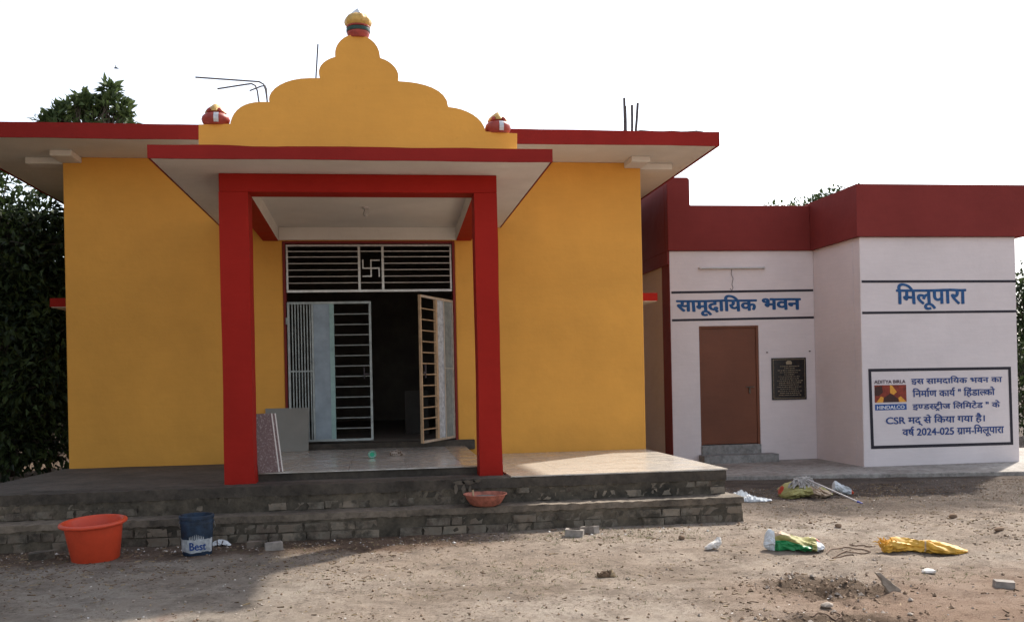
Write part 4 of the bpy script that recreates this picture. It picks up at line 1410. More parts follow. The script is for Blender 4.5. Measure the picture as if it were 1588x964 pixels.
def stone(px_, py_, r, seed, label, mat='pebble', rot=None, name='stone'):
    q = on_ground(px_, py_)
    mb = rocky(MB(), (0, 0, r[2] * 0.75), r, seed)
    M = Matrix.Translation(q) @ (rot or Matrix.Identity(4))
    o = obj(name, mb.xf(M), mat, None, False)
    tag(o, label, 'stone')
    return o
# upright shard of stone
q = on_ground(1380, 916)
sh = rough_box(-0.035, 0.035, -0.03, 0.03, -0.02, 0.19, 0.03, 0.005, 77)
for v in sh.v:
    v *= 0.7
    t_ = max(0.0, v.z / 0.133)
    v.x = v.x * (1.9 - 1.3 * t_) + 0.03 - 0.09 * t_; v.y = v.y * (1.0 - 0.4 * t_) + 0.05 * t_
    v.z *= 0.85
o = obj('stone_shard', sh.xf(Matrix.Translation(q)), 'oldshard', None, bevel=0.004)
tag(o, 'pointed grey stone shard standing upright beside the dug soil', 'stone')
stone(1440, 889, (0.055, 0.04, 0.022), 11, 'flat pale stone lying in sparse grass below the yellow sack', 'paper')
stone(1057, 836, (0.028, 0.025, 0.024), 12, 'small round brown stone left of the cement sack', 'clod')
stone(1478, 803, (0.045, 0.03, 0.028), 13, 'brown stone on bare ground right of the mop', 'clod')
stone(1550, 822, (0.05, 0.03, 0.022), 14, 'dark stone on bare ground above the yellow sack', 'clod')
stone(1283, 941, (0.045, 0.035, 0.018), 15, 'round pale stone amid clods at the bottom edge', 'pebble')
stone(1300, 813, (0.035, 0.025, 0.022), 16, 'dark clod on the ground below the mop stick', 'clod')

# dry leaf lump
q = on_ground(940, 893)
o = crumple('dry_leaf_clump', 0.14, 0.09, 0.05, 33, ['brownleaf', 'straw'], lambda u, v, w: 1 if u > 0.4 else 0, R(-10), q - Vector((0, 0, 0.004)), nu=24, nv=14, sharp=1.6)
tag(o, 'curled brown dry leaf clump in the middle of the ground', 'dry leaf')

# sacks and sheets
def drape(name, L, W, H, seed, mats, zone, rz, at, fold_dir=0.3, fold_f=3.0, fold_a=0.5, nu=64, nv=36, prof=None, lobes=0.22, th=0.004):
    """a fallen, collapsed sack or sheet: irregular outline, low mound, sharp directional creases; rests on the soil"""
    rs = np.random.default_rng(seed)
    ox, oy = rs.random(2) * 60
    u, v = np.meshgrid(np.linspace(-1, 1, nu), np.linspace(-1, 1, nv))
    ang = np.arctan2(v, u)
    # square to rounded outline
    mm = np.maximum(np.abs(u), np.abs(v)); rr_ = np.sqrt(u * u + v * v) + 1e-6
    k_ = 0.55 + 0.45 * mm / rr_
    out = 1 + lobes * (2 * fbm(ox + 1.4 * np.cos(ang), oy + 1.4 * np.sin(ang), 3))
    x = u * k_ * out; y = v * k_ * out
    e = np.clip(1 - mm ** 2.6, 0, 1)
    c1 = x * math.cos(fold_dir) + y * math.sin(fold_dir) * W / L; c2 = -x * math.sin(fold_dir) + y * math.cos(fold_dir) * W / L
    rid = 1 - np.abs(2 * fbm(ox + c1 * fold_f * 0.45 + 7, oy + c2 * fold_f * 1.7, 4))
    rid2 = 1 - np.abs(2 * fbm(ox + 33 + c1 * fold_f * 1.6, oy + c2 * fold_f * 1.2, 3))
    z = H * e ** 0.5 * (0.35 + 0.8 * (fbm(ox + x * 1.3, oy + y * 1.3, 2) + 0.45)) * (1 - fold_a + fold_a * (1.25 * rid ** 2 + 0.35 * rid2 ** 2))
    if prof is not None:
        pw_, ph_, po_ = prof(x)
        y = y * pw_ + po_; z = z * ph_
    x = x + 0.06 * fbm(ox + 3 + x * 4, oy + y * 4, 2); y = y + 0.10 * fbm(ox + 13 + x * 4, oy + y * 4, 2)
    mb = MB()
    M = Matrix.Translation(at) @ Matrix.Rotation(rz, 4, 'Z')
    X, Y_ = x * L / 2, y * W / 2
    for j_ in range(nv):
        for i_ in range(nu):
            w_ = M @ Vector((X[j_, i_], Y_[j_, i_], 0))
            w_.z = float(gz(w_.x, w_.y)) + 0.004 + float(z[j_, i_])
            mb.v.append(w_)
    for j_ in range(nv - 1):
        for i_ in range(nu - 1):
            a_ = j_ * nu + i_
            mb.f.append([a_, a_ + 1, a_ + nu + 1, a_ + nu])
            mb.mi.append(zone(float(x[j_, i_]), float(y[j_, i_]), float(z[j_, i_] / H)))
    o = obj(name, mb, mats, None, True)
    sm = o.modifiers.new('cloth_thickness', 'SOLIDIFY'); sm.thickness = th; sm.offset = 1.0
    return o

def loft(spine, seg, seed, mats, zone, M, folds=0.28, ff=2.6, name='sack', nper=9):
    """closed crumpled bag along a spine of (x, y, z, half width, half height); creases run mostly lengthwise"""
    rs = np.random.default_rng(seed)
    ox, oy = rs.random(2) * 60
    sp_ = np.array(spine, float)
    k = len(sp_)
    t = np.linspace(0, k - 1, (k - 1) * nper + 1)
    S_ = np.stack([np.interp(t, np.arange(k), sp_[:, c_]) for c_ in range(5)], 1)
    for _ in range(2 + nper // 3):
        S_[1:-1] = (S_[:-2] + 2 * S_[1:-1] + S_[2:]) / 4
    mb = MB()
    n_ = len(S_)
    info = []
    for a in range(n_):
        d = S_[min(a + 1, n_ - 1), :2] - S_[max(a - 1, 0), :2]; d /= np.linalg.norm(d) + 1e-9
        side = np.array([-d[1], d[0]])
        for b_ in range(seg):
            w = 2 * math.pi * b_ / seg
            cw, sw_ = math.cos(w), math.sin(w)
            f1 = float(fbm(ox + cw * ff + t[a] * 0.55, oy + sw_ * ff + t[a] * 0.2, 3))
            f2 = float(fbm(ox + 30 + cw * ff * 1.8 + t[a] * 1.3, oy + sw_ * ff * 1.8, 3))
            f3 = abs(float(fbm(ox + 70 + cw * ff * 1.2 + t[a] * 0.8, oy + sw_ * ff * 1.2 + 0.9 * t[a], 2)))
            r_ = 1 + folds * (1.5 * f1 + 0.9 * f2 - 1.6 * f3 + 0.25)
            px_ = S_[a, 0] + side[0] * cw * S_[a, 3] * r_; py_ = S_[a, 1] + side[1] * cw * S_[a, 3] * r_
            z_ = S_[a, 2] + sw_ * S_[a, 4] * r_
            w_ = M @ Vector((px_, py_, 0))
            w_.z = float(gz(w_.x, w_.y)) + max(0.003 + 0.004 * (sw_ + 1), z_)
            mb.v.append(w_); info.append((a / (n_ - 1), cw, sw_))
    for a in range(n_ - 1):
        for b_ in range(seg):
            q0 = a * seg + b_; q1 = a * seg + (b_ + 1) % seg
            mb.f.append([q0, q1, q1 + seg, q0 + seg]); mb.mi.append(zone(*info[q0]))
    mb.f.append(list(range(seg - 1, -1, -1))); mb.mi.append(zone(0, 0, 0)); mb.f.append([(n_ - 1) * seg + b_ for b_ in range(seg)]); mb.mi.append(zone(1, 0, 0))
    o = obj(name, mb, mats, None, True)
    return o

q = on_ground(1437, 860)
Mz = Matrix.Translation(q + Vector((0, 0.05, 0)))
ys = loft([(-0.29, 0.10, 0.035, 0.045, 0.03), (-0.23, 0.09, 0.05, 0.075, 0.05), (-0.12, 0.06, 0.045, 0.07, 0.045), (-0.01, 0.035, 0.04, 0.05, 0.042), (0.04, 0.02, 0.05, 0.06, 0.055), (0.14, -0.02, 0.04, 0.075, 0.045), (0.24, -0.06, 0.025, 0.06, 0.028), (0.32, -0.10, 0.010, 0.02, 0.010)],
          34, 21, ['yellow_sack', 'beige_sack'], lambda t, c_, s2: 1 if 0.50 < t < 0.535 else 0, Mz, 0.34, 1.6, 'yellow_sack')
tag(ys, 'twisted empty yellow woven sack with frayed end on bare ground', 'sack')
fr_ = MB()
rs = random.Random(4)
cL = q + Vector((-0.28, 0.15, 0.045))
for k in range(90):
    a_ = cL + Vector((rs.uniform(-0.03, 0.13), rs.uniform(-0.05, 0.04), rs.uniform(-0.01, 0.045)))
    e_ = a_ + Vector((rs.uniform(-0.06, 0.03), rs.uniform(-0.03, 0.03), rs.uniform(-0.02, 0.055)))
    fr_.tube([a_, (a_ + e_) / 2 + Vector((0, 0, 0.010)), e_], [0.006, 0.005, 0.002], 4)
obj('frayed_end', fr_, 'yellow_sack', ys)['kind'] = 'stuff'

q = on_ground(1238, 856)
def zone_c(t, c_, s2):
    if t < 0.30: return 1
    if t > 0.90: return 1
    if 0.80 < t <= 0.90: return 3 if c_ > -0.2 else 1
    if 0.72 < t <= 0.80: return 4 if c_ < 0.2 else 1
    if c_ > 0.1 or s2 > 0.72: return 2 if t < 0.52 else 4
    if s2 > 0.45: return 4
    return 0
cs = loft([(-0.235, 0.095, 0.05, 0.006, 0.008), (-0.225, 0.09, 0.06, 0.035, 0.04), (-0.19, 0.085, 0.08, 0.07, 0.078), (-0.14, 0.075, 0.07, 0.065, 0.07), (-0.10, 0.06, 0.075, 0.095, 0.075), (0.0, 0.03, 0.06, 0.11, 0.062), (0.09, 0.0, 0.045, 0.095, 0.045), (0.16, -0.02, 0.045, 0.10, 0.05), (0.215, -0.04, 0.03, 0.07, 0.03), (0.235, -0.045, 0.02, 0.02, 0.012)],
          40, 27, ['green_sack', 'white_cloth', 'beige_sack', 'red_print', 'olive_sack'], zone_c, Matrix.Translation(q + Vector((0, 0.06, 0))), 0.36, 1.7, 'cement_sack')
tag(cs, 'crumpled green and white cement sack with red print', 'sack')

q = on_ground(1262, 772)
hs = loft([(-0.33, 0.02, 0.02, 0.05, 0.02), (-0.27, 0.03, 0.06, 0.15, 0.065), (-0.15, 0.06, 0.085, 0.21, 0.09), (0.0, 0.07, 0.085, 0.24, 0.09), (0.14, 0.05, 0.07, 0.21, 0.075), (0.24, 0.02, 0.04, 0.14, 0.04), (0.31, 0.0, 0.014, 0.05, 0.014)],
          44, 41, ['olive_sack', 'beige_sack', 'red_print'], lambda t, c_, s2: 1 if (c_ < -0.3 and 0.45 < t < 0.95) else (2 if t < 0.16 and c_ > 0.2 else 0), Matrix.Translation(q + Vector((0, 0.16, 0))), 0.30, 1.8, 'folded_sack')
tag(hs, 'crumpled olive and beige sack lying under the mop', 'sack')
mopr = thing('string_mop', q + Vector((0.0, 0.2, 0.12)), 'grey string mop with pale stick and blue tip lying on the sack', 'mop')
st_ = MB()
rs = random.Random(9)
c0 = q + Vector((-0.04, 0.18, 0.215))
for k in range(120):
    a_ = rs.uniform(0, 2 * math.pi); rr_ = rs.uniform(0.05, 0.22)
    p0 = c0 + Vector((rs.uniform(-0.07, 0.07), rs.uniform(-0.05, 0.05), rs.uniform(-0.02, 0.02)))
    p3 = c0 + Vector((rr_ * math.cos(a_) * 0.95, rr_ * math.sin(a_) * 0.75, -0.03 - 0.08 * rr_ / 0.22))
    p1 = p0.lerp(p3, 0.35) + Vector((rs.uniform(-0.04, 0.04), rs.uniform(-0.03, 0.03), 0.02)); p2 = p0.lerp(p3, 0.7) + Vector((rs.uniform(-0.05, 0.05), rs.uniform(-0.03, 0.03), 0.012))
    st_.tube([p0, p1, p2, p3], 0.0075, 5)
obj('mop_head', st_, 'mop', mopr, True)['kind'] = 'stuff'
e0 = c0 + Vector((0.03, -0.05, -0.01)); e1 = on_ground(1330, 779); e1.z += 0.012
obj('stick', MB().tube([e0, e1], 0.010, 8), 'stick', mopr, True)
dd = (e1 - e0).normalized()
obj('stick_tip', MB().tube([e1 + dd * 0.001, e1 + dd * 0.075], [0.014, 0.011], 8), 'blue_tip', mopr, True)
q = on_ground(1308, 767)
o = loft([(-0.10, 0.10, 0.04, 0.02, 0.02), (-0.07, 0.10, 0.10, 0.05, 0.055), (-0.02, 0.08, 0.085, 0.05, 0.055), (0.03, 0.05, 0.05, 0.06, 0.05), (0.09, 0.03, 0.045, 0.06, 0.045), (0.14, 0.02, 0.02, 0.02, 0.012)],
         26, 52, ['white_cloth', 'orange_plastic'], lambda t, c_, s2: 1 if (t > 0.85 and c_ < -0.5) else 0, Matrix.Translation(q), 0.36, 1.8, 'plastic_bag')
tag(o, 'white crumpled plastic bag right of the mop head', 'bag')
q = on_ground(1170, 777)
o = drape('white_sheet', 0.46, 0.46, 0.07, 61, ['white_cloth'], lambda u, v, w: 0, R(-22), q + Vector((-0.02, 0.14, 0)), 0.2, 4.0, 0.7, prof=lambda x: (0.8 - 0.4 * x, 1.0 - 0.5 * x, 0.0))
tag(o, 'white crumpled sheet lying at the right end of the steps', 'sheet')
q = on_ground(1112, 853)
o = loft([(-0.085, 0.0, 0.012, 0.02, 0.01), (-0.05, 0.01, 0.025, 0.035, 0.025), (0.0, 0.02, 0.035, 0.04, 0.035), (0.04, 0.03, 0.055, 0.035, 0.04), (0.055, 0.035, 0.085, 0.012, 0.012)],
         22, 72, ['paper'], lambda t, c_, s2: 0, Matrix.Translation(q + Vector((0, 0.03, 0))), 0.4, 1.9, 'crumpled_paper')
tag(o, 'crumpled off-white paper scrap between the bricks and cement sack', 'paper')
q = on_ground(341, 847)
o = loft([(-0.085, 0.0, 0.01, 0.02, 0.008), (-0.05, 0.01, 0.022, 0.05, 0.022), (0.0, 0.02, 0.025, 0.055, 0.028), (0.05, 0.01, 0.02, 0.05, 0.02), (0.09, 0.0, 0.008, 0.015, 0.006)],
         24, 79, ['white_cloth', 'logo_dark'], lambda t, c_, s2: 1 if (0.3 < t < 0.36 or 0.6 < t < 0.64) and c_ < 0 else 0, Matrix.Translation(q + Vector((0, 0.04, 0))), 0.4, 1.8, 'crumpled_wrapper')
tag(o, 'white printed wrapper crumpled beside the blue bucket', 'wrapper')

# loose rope loops
q = on_ground(1318, 853)
def coil(px_list, label):
    P_ = [on_ground(x, y) for x, y in px_list]
    pts_ = []
    for i in range(len(P_) - 1):
        for t in (0, 0.33, 0.66):
            v = P_[i].lerp(P_[i + 1], t); v.z = float(gz(v.x, v.y)) + 0.007
            pts_.append(v)
    o = obj('rope', MB().tube(pts_, 0.0048, 6), 'rope', None, True)
    tag(o, label, 'rope')
coil([(1282, 858), (1290, 852), (1310, 849), (1335, 852), (1350, 856), (1336, 859), (1312, 857), (1298, 860), (1290, 866), (1310, 862), (1330, 861)], 'brown rope lying in loose loops right of the cement sack')
coil([(1318, 845), (1328, 847), (1340, 846), (1352, 848), (1360, 846)], 'short brown rope piece above the looped rope')
coil([(1258, 957), (1268, 951), (1285, 955), (1296, 962), (1305, 956), (1297, 951), (1284, 949)], 'thin cord curled on the clods at the bottom edge')


# ================================================================== LITTER (uncountable)
def in_free(x, y):
    if y > -4.12 and x < 3.8:
        return False
    if y > -0.95 and x > 3.8:
        return False
    return True


def scatter(n_, xr, yr, dens=None, seed=0):
    rs = random.Random(seed)
    out = []
    t = 0
    while len(out) < n_ and t < n_ * 60:
        t += 1
        x = rs.uniform(*xr); y = rs.uniform(*yr)
        if not in_free(x, y):
            continue
        if dens and rs.random() > dens(x, y):
            continue
        out.append((x, y, float(gz(x, y)), rs))
    return out


patch = lambda x, y: 0.15 + 0.85 * float(sstep(-0.1, 0.35, fbm(x * 0.9 + 40, y * 0.9, 3)))
tw = MB()
for x, y, z, rs in scatter(7000, (-4.5, 9), (-9.2, -0.9), patch, 1):
    a_ = rs.uniform(0, math.pi); ln = rs.uniform(0.008, 0.035) * (2.2 if rs.random() < 0.12 else 1); w_ = rs.uniform(0.0012, 0.004)
    d = Vector((math.cos(a_), math.sin(a_), rs.uniform(-0.15, 0.15))) * ln / 2
    s2 = Vector((-math.sin(a_), math.cos(a_), 0)) * w_; u2 = Vector((0, 0, w_ * rs.uniform(0.6, 1.4)))
    c_ = Vector((x, y, z + 0.002))
    tw.hexa([c_ - d - s2 - u2, c_ + d - s2 - u2, c_ + d + s2 - u2, c_ - d + s2 - u2, c_ - d - s2 + u2, c_ + d - s2 + u2, c_ + d + s2 + u2, c_ - d + s2 + u2], 0 if rs.random() < 0.4 else 1)
for x, y, z, rs in scatter(15000, (-4.5, 9), (-9.2, -0.9), patch, 15):
    a_ = rs.uniform(0, math.pi); ln = rs.uniform(0.003, 0.012); w_ = ln * rs.uniform(0.3, 0.8)
    d = Vector((math.cos(a_), math.sin(a_), rs.uniform(-0.3, 0.3))) * ln; s2 = Vector((-math.sin(a_), math.cos(a_), rs.uniform(-0.3, 0.3))) * w_
    c_ = Vector((x, y, z + 0.004))
    tw.add([c_ - d, c_ + s2 * 0.8, c_ + d * 0.9, c_ - s2], [(0, 1, 2, 3)], rs.choice((0, 0, 1, 1, 1, 1, 1, 1, 2)))
o = obj('twig_litter', tw, ['straw', 'brownleaf', 'paper'], None)
tag(o, 'scattered straw and twig litter over the bare ground', 'litter', kind='stuff')

pb_ = MB()
oct_f = [(0, 2, 4), (2, 1, 4), (1, 3, 4), (3, 0, 4), (2, 0, 5), (1, 2, 5), (3, 1, 5), (0, 3, 5)]
def pebble(mb, x, y, z, r, rs, mi):
    sx, sy, sz = (r * rs.uniform(0.7, 1.3) for _ in range(3))
    a_ = rs.uniform(0, math.pi)
    ca, sa = math.cos(a_), math.sin(a_)
    pts_ = []
    for vx_, vy_, vz_ in ((1, 0, 0), (-1, 0, 0), (0, 1, 0), (0, -1, 0), (0.15, 0.2, 1), (0, 0, -1)):
        X, Y_ = vx_ * sx, vy_ * sy
        pts_.append((x + X * ca - Y_ * sa, y + X * sa + Y_ * ca, z + vz_ * sz * 0.7 + sz * 0.25))
    mb.add(pts_, oct_f, mi)
dclod = lambda x, y: min(1.0, 0.06 + math.exp(-(((x - 3.0) / 0.45) ** 2 + ((y + 6.95) / 0.4) ** 2)) + math.exp(-(((x - 2.5) / 0.55) ** 2 + ((y + 8.0) / 0.3) ** 2)) + 0.35 * float(sstep(3.8, 4.6, x)) * float(sstep(-4.2, -2.2, y)))
for x, y, z, rs in scatter(6000, (-4.5, 9), (-9.2, -0.9), dclod, 2):
    pebble(pb_, x, y, z, rs.choice((0.004, 0.005, 0.007, 0.009, 0.013)) * (1.5 if math.hypot(x - 2.8, y + 7.4) < 0.9 else 1.0), rs, 1 if rs.random() < 0.8 else 0)
for x, y, z, rs in scatter(1500, (-4.5, 6), (-9.2, -0.9), None, 3):
    pebble(pb_, x, y, z, rs.choice((0.003, 0.004, 0.006, 0.009)), rs, 0 if rs.random() < 0.9 else 2)
for x, y, z, rs in scatter(500, (-4.1, 3.7), (-4.7, -4.13), None, 4):
    pebble(pb_, x, y, z, rs.choice((0.005, 0.008, 0.011, 0.016)), rs, rs.choice((0, 0, 1, 1, 1, 1, 1, 2)))
o = obj('pebble_litter', pb_, ['pebble', 'clod', 'paper'], None)
tag(o, 'scattered pebbles and earth clods over the bare ground', 'pebbles', kind='stuff')

# leaf and grass makers
def leaves_obj(name, P_, D_, L_, W_, mat, parent, base=None, fold=0.25, seed=0):
    """P_: base points, D_: directions; one folded leaf (4 triangles) each"""
    rs = np.random.default_rng(seed)
    k = len(P_)
    D_ = D_ / np.linalg.norm(D_, axis=1, keepdims=True)
    up = rs.normal(0, 0.5, (k, 3)) + np.array([0, 0, 1.0])
    S = np.cross(D_, up); S /= np.linalg.norm(S, axis=1, keepdims=True) + 1e-9
    N = np.cross(S, D_)
    L = L_ if isinstance(L_, np.ndarray) else np.full(k, L_)
    W = W_ if isinstance(W_, np.ndarray) else np.full(k, W_)
    a_ = P_; t = P_ + D_ * L[:, None] - N * (L * 0.12)[:, None]
    m1 = P_ + D_ * (L * 0.45)[:, None] + N * (L * 0.03)[:, None]
    l1 = m1 + S * W[:, None] / 2 + N * (W * fold)[:, None]; r1 = m1 - S * W[:, None] / 2 + N * (W * fold)[:, None]
    v = np.stack([a_, l1, m1, r1, t], 1).reshape(-1, 3)
    f = np.array([[0, 2, 1], [0, 3, 2], [1, 2, 4], [2, 3, 4]])
    F = (np.arange(k)[:, None, None] * 5 + f[None]).reshape(-1, 3)
    me = bpy.data.meshes.new(name)
    c = Vector(v.mean(0)); c.z = float(v[:, 2].min())
    me.from_pydata((v - np.array(c)).tolist(), [], F.tolist())
    me.materials.append(MAT[mat])
    at = me.attributes.new('tint', 'FLOAT', 'FACE')
    at.data.foreach_set('value', np.repeat(rs.random(k) ** 1.3, 4))
    o = bpy.data.objects.new(name, me)
    link(o, parent, c)
    return o


gp = []; gd = []
dg = lambda x, y: min(1.0, 0.02 + 0.9 * math.exp(-(((x - 2.2) / 0.8) ** 2 + ((y + 4.6) / 0.35) ** 2)) + 0.8 * math.exp(-(((x - 3.95) / 0.3) ** 2 + ((y + 6.8) / 0.2) ** 2)) + 0.5 * math.exp(-(((x - 0.9) / 0.8) ** 2 + ((y + 6.2) / 0.5) ** 2)))
for x, y, z, rs in scatter(1000, (-4.5, 8), (-9.2, -0.9), dg, 6):
    for k in range(rs.randint(3, 7)):
        gp.append((x + rs.gauss(0, 0.012), y + rs.gauss(0, 0.012), z - 0.003))
        gd.append((rs.gauss(0, 0.8), rs.gauss(0, 0.8), rs.uniform(0.25, 1.0)))
gp = np.array(gp); gd = np.array(gd)
o = leaves_obj('sparse_grass', gp, gd, RNG.uniform(0.015, 0.04, len(gp)), RNG.uniform(0.002, 0.004, len(gp)), 'grass', None)
tag(o, 'sparse dry grass blades growing in the bare soil', 'grass', kind='stuff')


# ================================================================== TREES
def tree(name, base, trunk_h, trunk_r, clusters, n_leaf, leaf_len, mat, label, cat='tree', csize=0.45, seed=1, group=None, droop=-0.25):
    """clusters: list of world points carrying a spray of leaves; limbs reach each through the trunk top"""
    rs = np.random.default_rng(seed)
    root = thing(name, base, label, cat, group)
    b0 = Vector(base)
    top = b0 + Vector((rs.normal(0, 0.15), rs.normal(0, 0.15), trunk_h))
    tk = MB()
    tk.tube([b0 - Vector((0, 0, 0.1)), b0.lerp(top, 0.33) + Vector((0.06, 0.03, 0)), b0.lerp(top, 0.66) - Vector((0.05, 0.02, 0)), top], [trunk_r * 1.25, trunk_r, trunk_r * 0.85, trunk_r * 0.6], 10)
    tk_o = None
    cl_ = [Vector(c_) for c_ in clusters]
    hubs = []
    for i in range(min(9, max(3, len(cl_) // 30 + 3))):
        c_ = cl_[int(rs.integers(len(cl_)))]
        s_ = b0.lerp(top, float(rs.uniform(0.55, 1.0)))
        h = s_.lerp(c_, 0.6)
        tk.tube([s_, s_.lerp(h, 0.5) + Vector((0, 0, 0.08)), h], [trunk_r * 0.45, trunk_r * 0.33, trunk_r * 0.2], 7)
        hubs.append(h)
    hubs.append(top)
    for c_ in cl_:
        h = min(hubs, key=lambda q_: (q_ - c_).length)
        md = h.lerp(c_, 0.5) + Vector(rs.normal(0, 0.08, 3))
        tk.tube([h, md, c_], [trunk_r * 0.13, trunk_r * 0.09, 0.006], 5, cap=False)
    obj('trunk', tk, 'bark', root, True)
    C_ = np.array([tuple(c_) for c_ in cl_])
    P_ = np.repeat(C_, n_leaf, 0)
    off = rs.normal(0, 1, P_.shape); off /= np.linalg.norm(off, axis=1, keepdims=True)
    rad_ = rs.random(len(P_)) ** 0.5 * csize
    D_ = off + np.array([0, 0, droop]) + rs.normal(0, 0.35, P_.shape)
    P_ = P_ + off * rad_[:, None] * np.array([1, 1, 0.8])
    ll = rs.uniform(0.75, 1.25, len(P_)) * leaf_len
    co = leaves_obj('crown', P_, D_, ll, ll * rs.uniform(0.36, 0.5, len(P_)), mat, root, seed=seed)
    co['kind'] = 'stuff'
    return root


def blob(c_, r, n_, seed, flat=1.0):
    rs = np.random.default_rng(seed)
    d = rs.normal(0, 1, (n_, 3)); d /= np.linalg.norm(d, axis=1, keepdims=True)
    rr_ = (0.35 + 0.65 * rs.random(n_) ** 0.5)
    f_ = np.array([1 + 0.4 * float(fbm(q_[0] * 2 + seed, q_[1] * 2 + q_[2], 2)) for q_ in d])
    return [tuple(np.array(c_) + d[i] * np.array(r) * rr_[i] * f_[i]) for i in range(n_)]


GZ0 = -0.42
# dense tree at the left of the temple
cl_ = blob((-6.5, 3.4, 2.7), (1.9, 1.4, 2.0), 330, 3) + blob((-5.5, 2.7, 1.3), (0.95, 0.9, 1.7), 220, 4) + blob((-5.6, 3.6, 2.9), (0.9, 0.8, 1.3), 120, 44) + blob((-7.6, 5.0, 1.6), (1.7, 1.2, 1.9), 110, 5)
cl_ = [c_ for c_ in cl_ if c_[2] < 4.7 and c_[2] > -0.05 and c_[0] < -4.55]
tree('broadleaf_tree', (-6.3, 3.8, GZ0), 2.2, 0.16, cl_, 28, 0.17, 'leaf', 'dense dark broadleaf tree at the left side of the temple', seed=11)
cl_ = blob((-9.0, 8.0, 2.4), (2.6, 1.5, 2.4), 190, 6) + blob((-7.2, 8.6, 1.7), (1.9, 1.2, 1.8), 150, 16)
cl_ = [c_ for c_ in cl_ if c_[2] > 0.2]
tree('broadleaf_tree', (-8.6, 8.0, GZ0), 2.0, 0.18, cl_, 28, 0.21, 'leaf', 'shaded broadleaf tree farther back behind the dense left tree', seed=12)
# tall tree rising above the roof at left
cl_ = []
for px_, py_, r in ((100, 168, 0.18), (112, 172, 0.35), (130, 165, 0.3), (128, 150, 0.12), (142, 155, 0.14), (150, 172, 0.3), (172, 150, 0.16), (170, 135, 0.07), (178, 162, 0.3), (192, 168, 0.2), (108, 187, 0.45), (140, 188, 0.6), (175, 184, 0.5), (197, 182, 0.2), (68, 192, 0.16), (78, 188, 0.12), (92, 182, 0.2)):
    c_ = py(px_, py_ + 5, 9.5)
    cl_ += blob(tuple(c_), (r * 0.9, r, r * 0.75), 7, int(px_ * 3 + py_))
c_ = py(135, 215, 9.5)
cl_ += blob(tuple(c_), (1.1, 1.0, 0.5), 22, 77)
tree('tall_broadleaf_tree', (c_.x, 9.5, GZ0), c_.z - GZ0 - 0.5, 0.15, cl_, 11, 0.22, 'leaf2', 'leafy treetop rising above the temple roof at left', csize=0.17, seed=14, droop=0.35)
# low shrubs under the left trees
for k, (x, y) in enumerate(((-5.7, 4.2), (-7.3, 6.6), (-9.2, 6.2), (-6.9, 9.4))):
    cl_ = [c_ for c_ in blob((x, y, 0.25), (0.75, 0.6, 0.85), 34, 30 + k) if c_[2] > -0.25]
    tree('shrub', (x, y, GZ0), 0.5, 0.04, cl_, 20, 0.11, 'leaf',
         ('nearest dark shrub at the left of the temple plinth', 'dark shrub in the shade under the left tree', 'dark leafy shrub at the far left edge', 'low shrub deep behind the left tree')[k], 'shrub', 0.28, 40 + k)
# bushes closing the view behind the left trees
for k, (x, y) in enumerate(((-6.4, 12.5), (-8.6, 12.0), (-10.8, 12.6), (-12.6, 11.0))):
    cl_ = [c_ for c_ in blob((x, y, 0.8), (1.35, 0.9, 1.3), 70, 130 + k) if c_[2] > 0.0]
    tree('bush', (x, y, GZ0), 0.8, 0.06, cl_, 20, 0.17, 'leaf', ('dark background bush beside the temple corner, behind the left trees', 'dark background bush second from the temple corner', 'dark background bush third from the temple corner', 'outermost dark background bush at far left')[k], 'bush', 0.34, 140 + k, 'background bushes at left')
# two broad trees added out of view at left to block sky light
cl_ = blob((-9.2, -2.0, 4.0), (3.2, 3.0, 3.2), 330, 201)
tree('broadleaf_tree', (-9.2, -2.0, GZ0), 2.6, 0.22, cl_, 32, 0.24, 'leaf', 'added broad tree out of view left of the porch, blocking sky light', seed=21)
cl_ = blob((-8.6, -8.2, 3.8), (2.9, 2.7, 3.0), 300, 202)  # second added tree, also unseen, dims the left side
tree('broadleaf_tree', (-8.8, -8.2, GZ0), 2.4, 0.2, cl_, 32, 0.24, 'leaf', 'added broad tree out of view left of the foreground, blocking sky light', seed=22)
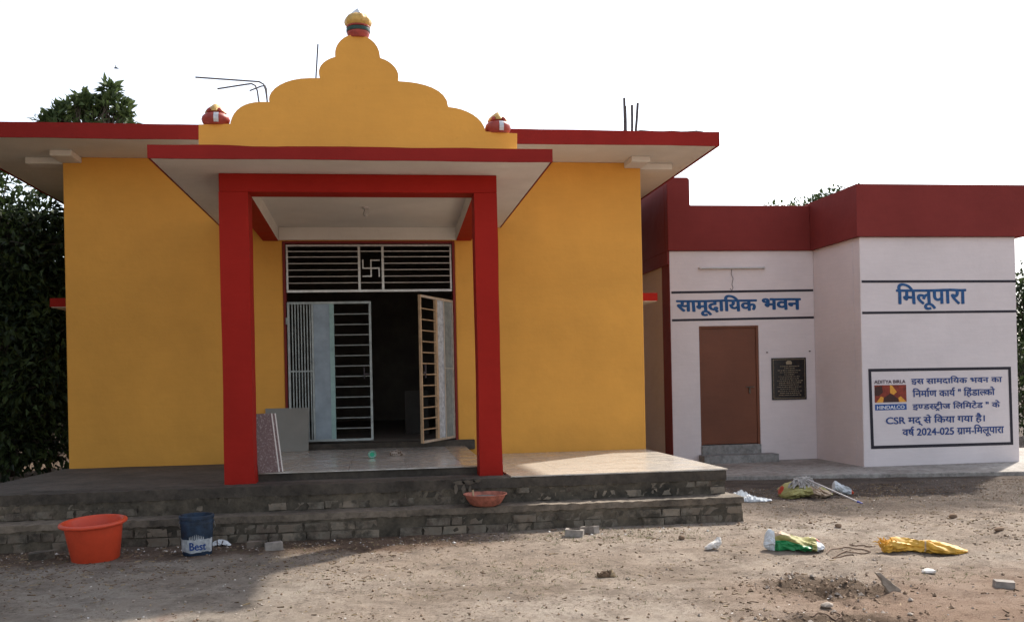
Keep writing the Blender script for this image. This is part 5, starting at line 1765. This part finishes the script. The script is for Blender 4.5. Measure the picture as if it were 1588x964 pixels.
# treetops beyond the hall
for k, (pxs, Y, lab_) in enumerate((((1205, 1222, 1240, 1258, 1272, 1285), 16.0, 'distant treetop showing left of centre above the hall parapet'), ((1300, 1312, 1325, 1340), 18.0, 'distant treetop just over the bend of the hall parapet'))):
    cl_ = []
    for i, x in enumerate(pxs):
        top_ = {0: (316, 314, 312, 305, 300, 310), 1: (296, 291, 297, 300)}[k][i]
        c_ = py(x, top_ + 12, Y)
        cl_ += blob(tuple(c_), (0.38, 0.6, 0.22), 8, x)
    c_ = py(pxs[len(pxs) // 2], 345, Y)
    cl_ += blob(tuple(c_), (1.0, 0.8, 0.5), 26, 90 + k)
    tree('distant_tree', (c_.x, Y, GZ0), c_.z - GZ0 - 0.3, 0.16, cl_, 14, 0.2, 'leaf2', lab_, csize=0.26, seed=60 + k)
# trees at the far right, behind the end of the hall
c_ = py(1596, 500, 7.0); c2_ = py(1592, 610, 5.0)
cl_ = blob((c_.x, c_.y, c_.z), (0.85, 1.0, 1.25), 110, 8)
tree('broadleaf_tree', (c_.x + 0.1, 7.0, GZ0), 1.6, 0.12, cl_, 26, 0.15, 'leaf', 'dark broadleaf tree at the right end of the hall', seed=15)
cl_ = [q_ for q_ in blob((c2_.x, c2_.y, c2_.z), (0.7, 0.8, 1.2), 90, 9) if q_[2] > -0.35]
tree('shrub', (c2_.x + 0.1, 5.0, GZ0), 0.8, 0.05, cl_, 24, 0.12, 'leaf', 'dark shrub at the right edge beside the hall corner', 'shrub', 0.3, 16)

# bird
q = py(180, 106, 30.0)
bd = MB()
bd.tube([q + Vector((-0.10, 0, 0.0)), q + Vector((-0.03, 0, 0.01)), q + Vector((0.05, 0, 0)), q + Vector((0.12, 0, -0.015))], [0.012, 0.035, 0.03, 0.006], 8)
bd.add([q + Vector((-0.02, -0.03, 0.01)), q + Vector((0.04, -0.03, 0.01)), q + Vector((0.02, -0.24, 0.09))], [(0, 1, 2)])
bd.add([q + Vector((-0.02, 0.03, 0.01)), q + Vector((0.04, 0.03, 0.01)), q + Vector((0.02, 0.24, 0.09))], [(0, 1, 2)])
o = obj('bird', bd, 'bird', None)
tag(o, 'tiny dark bird flying in the pale sky at left', 'bird')
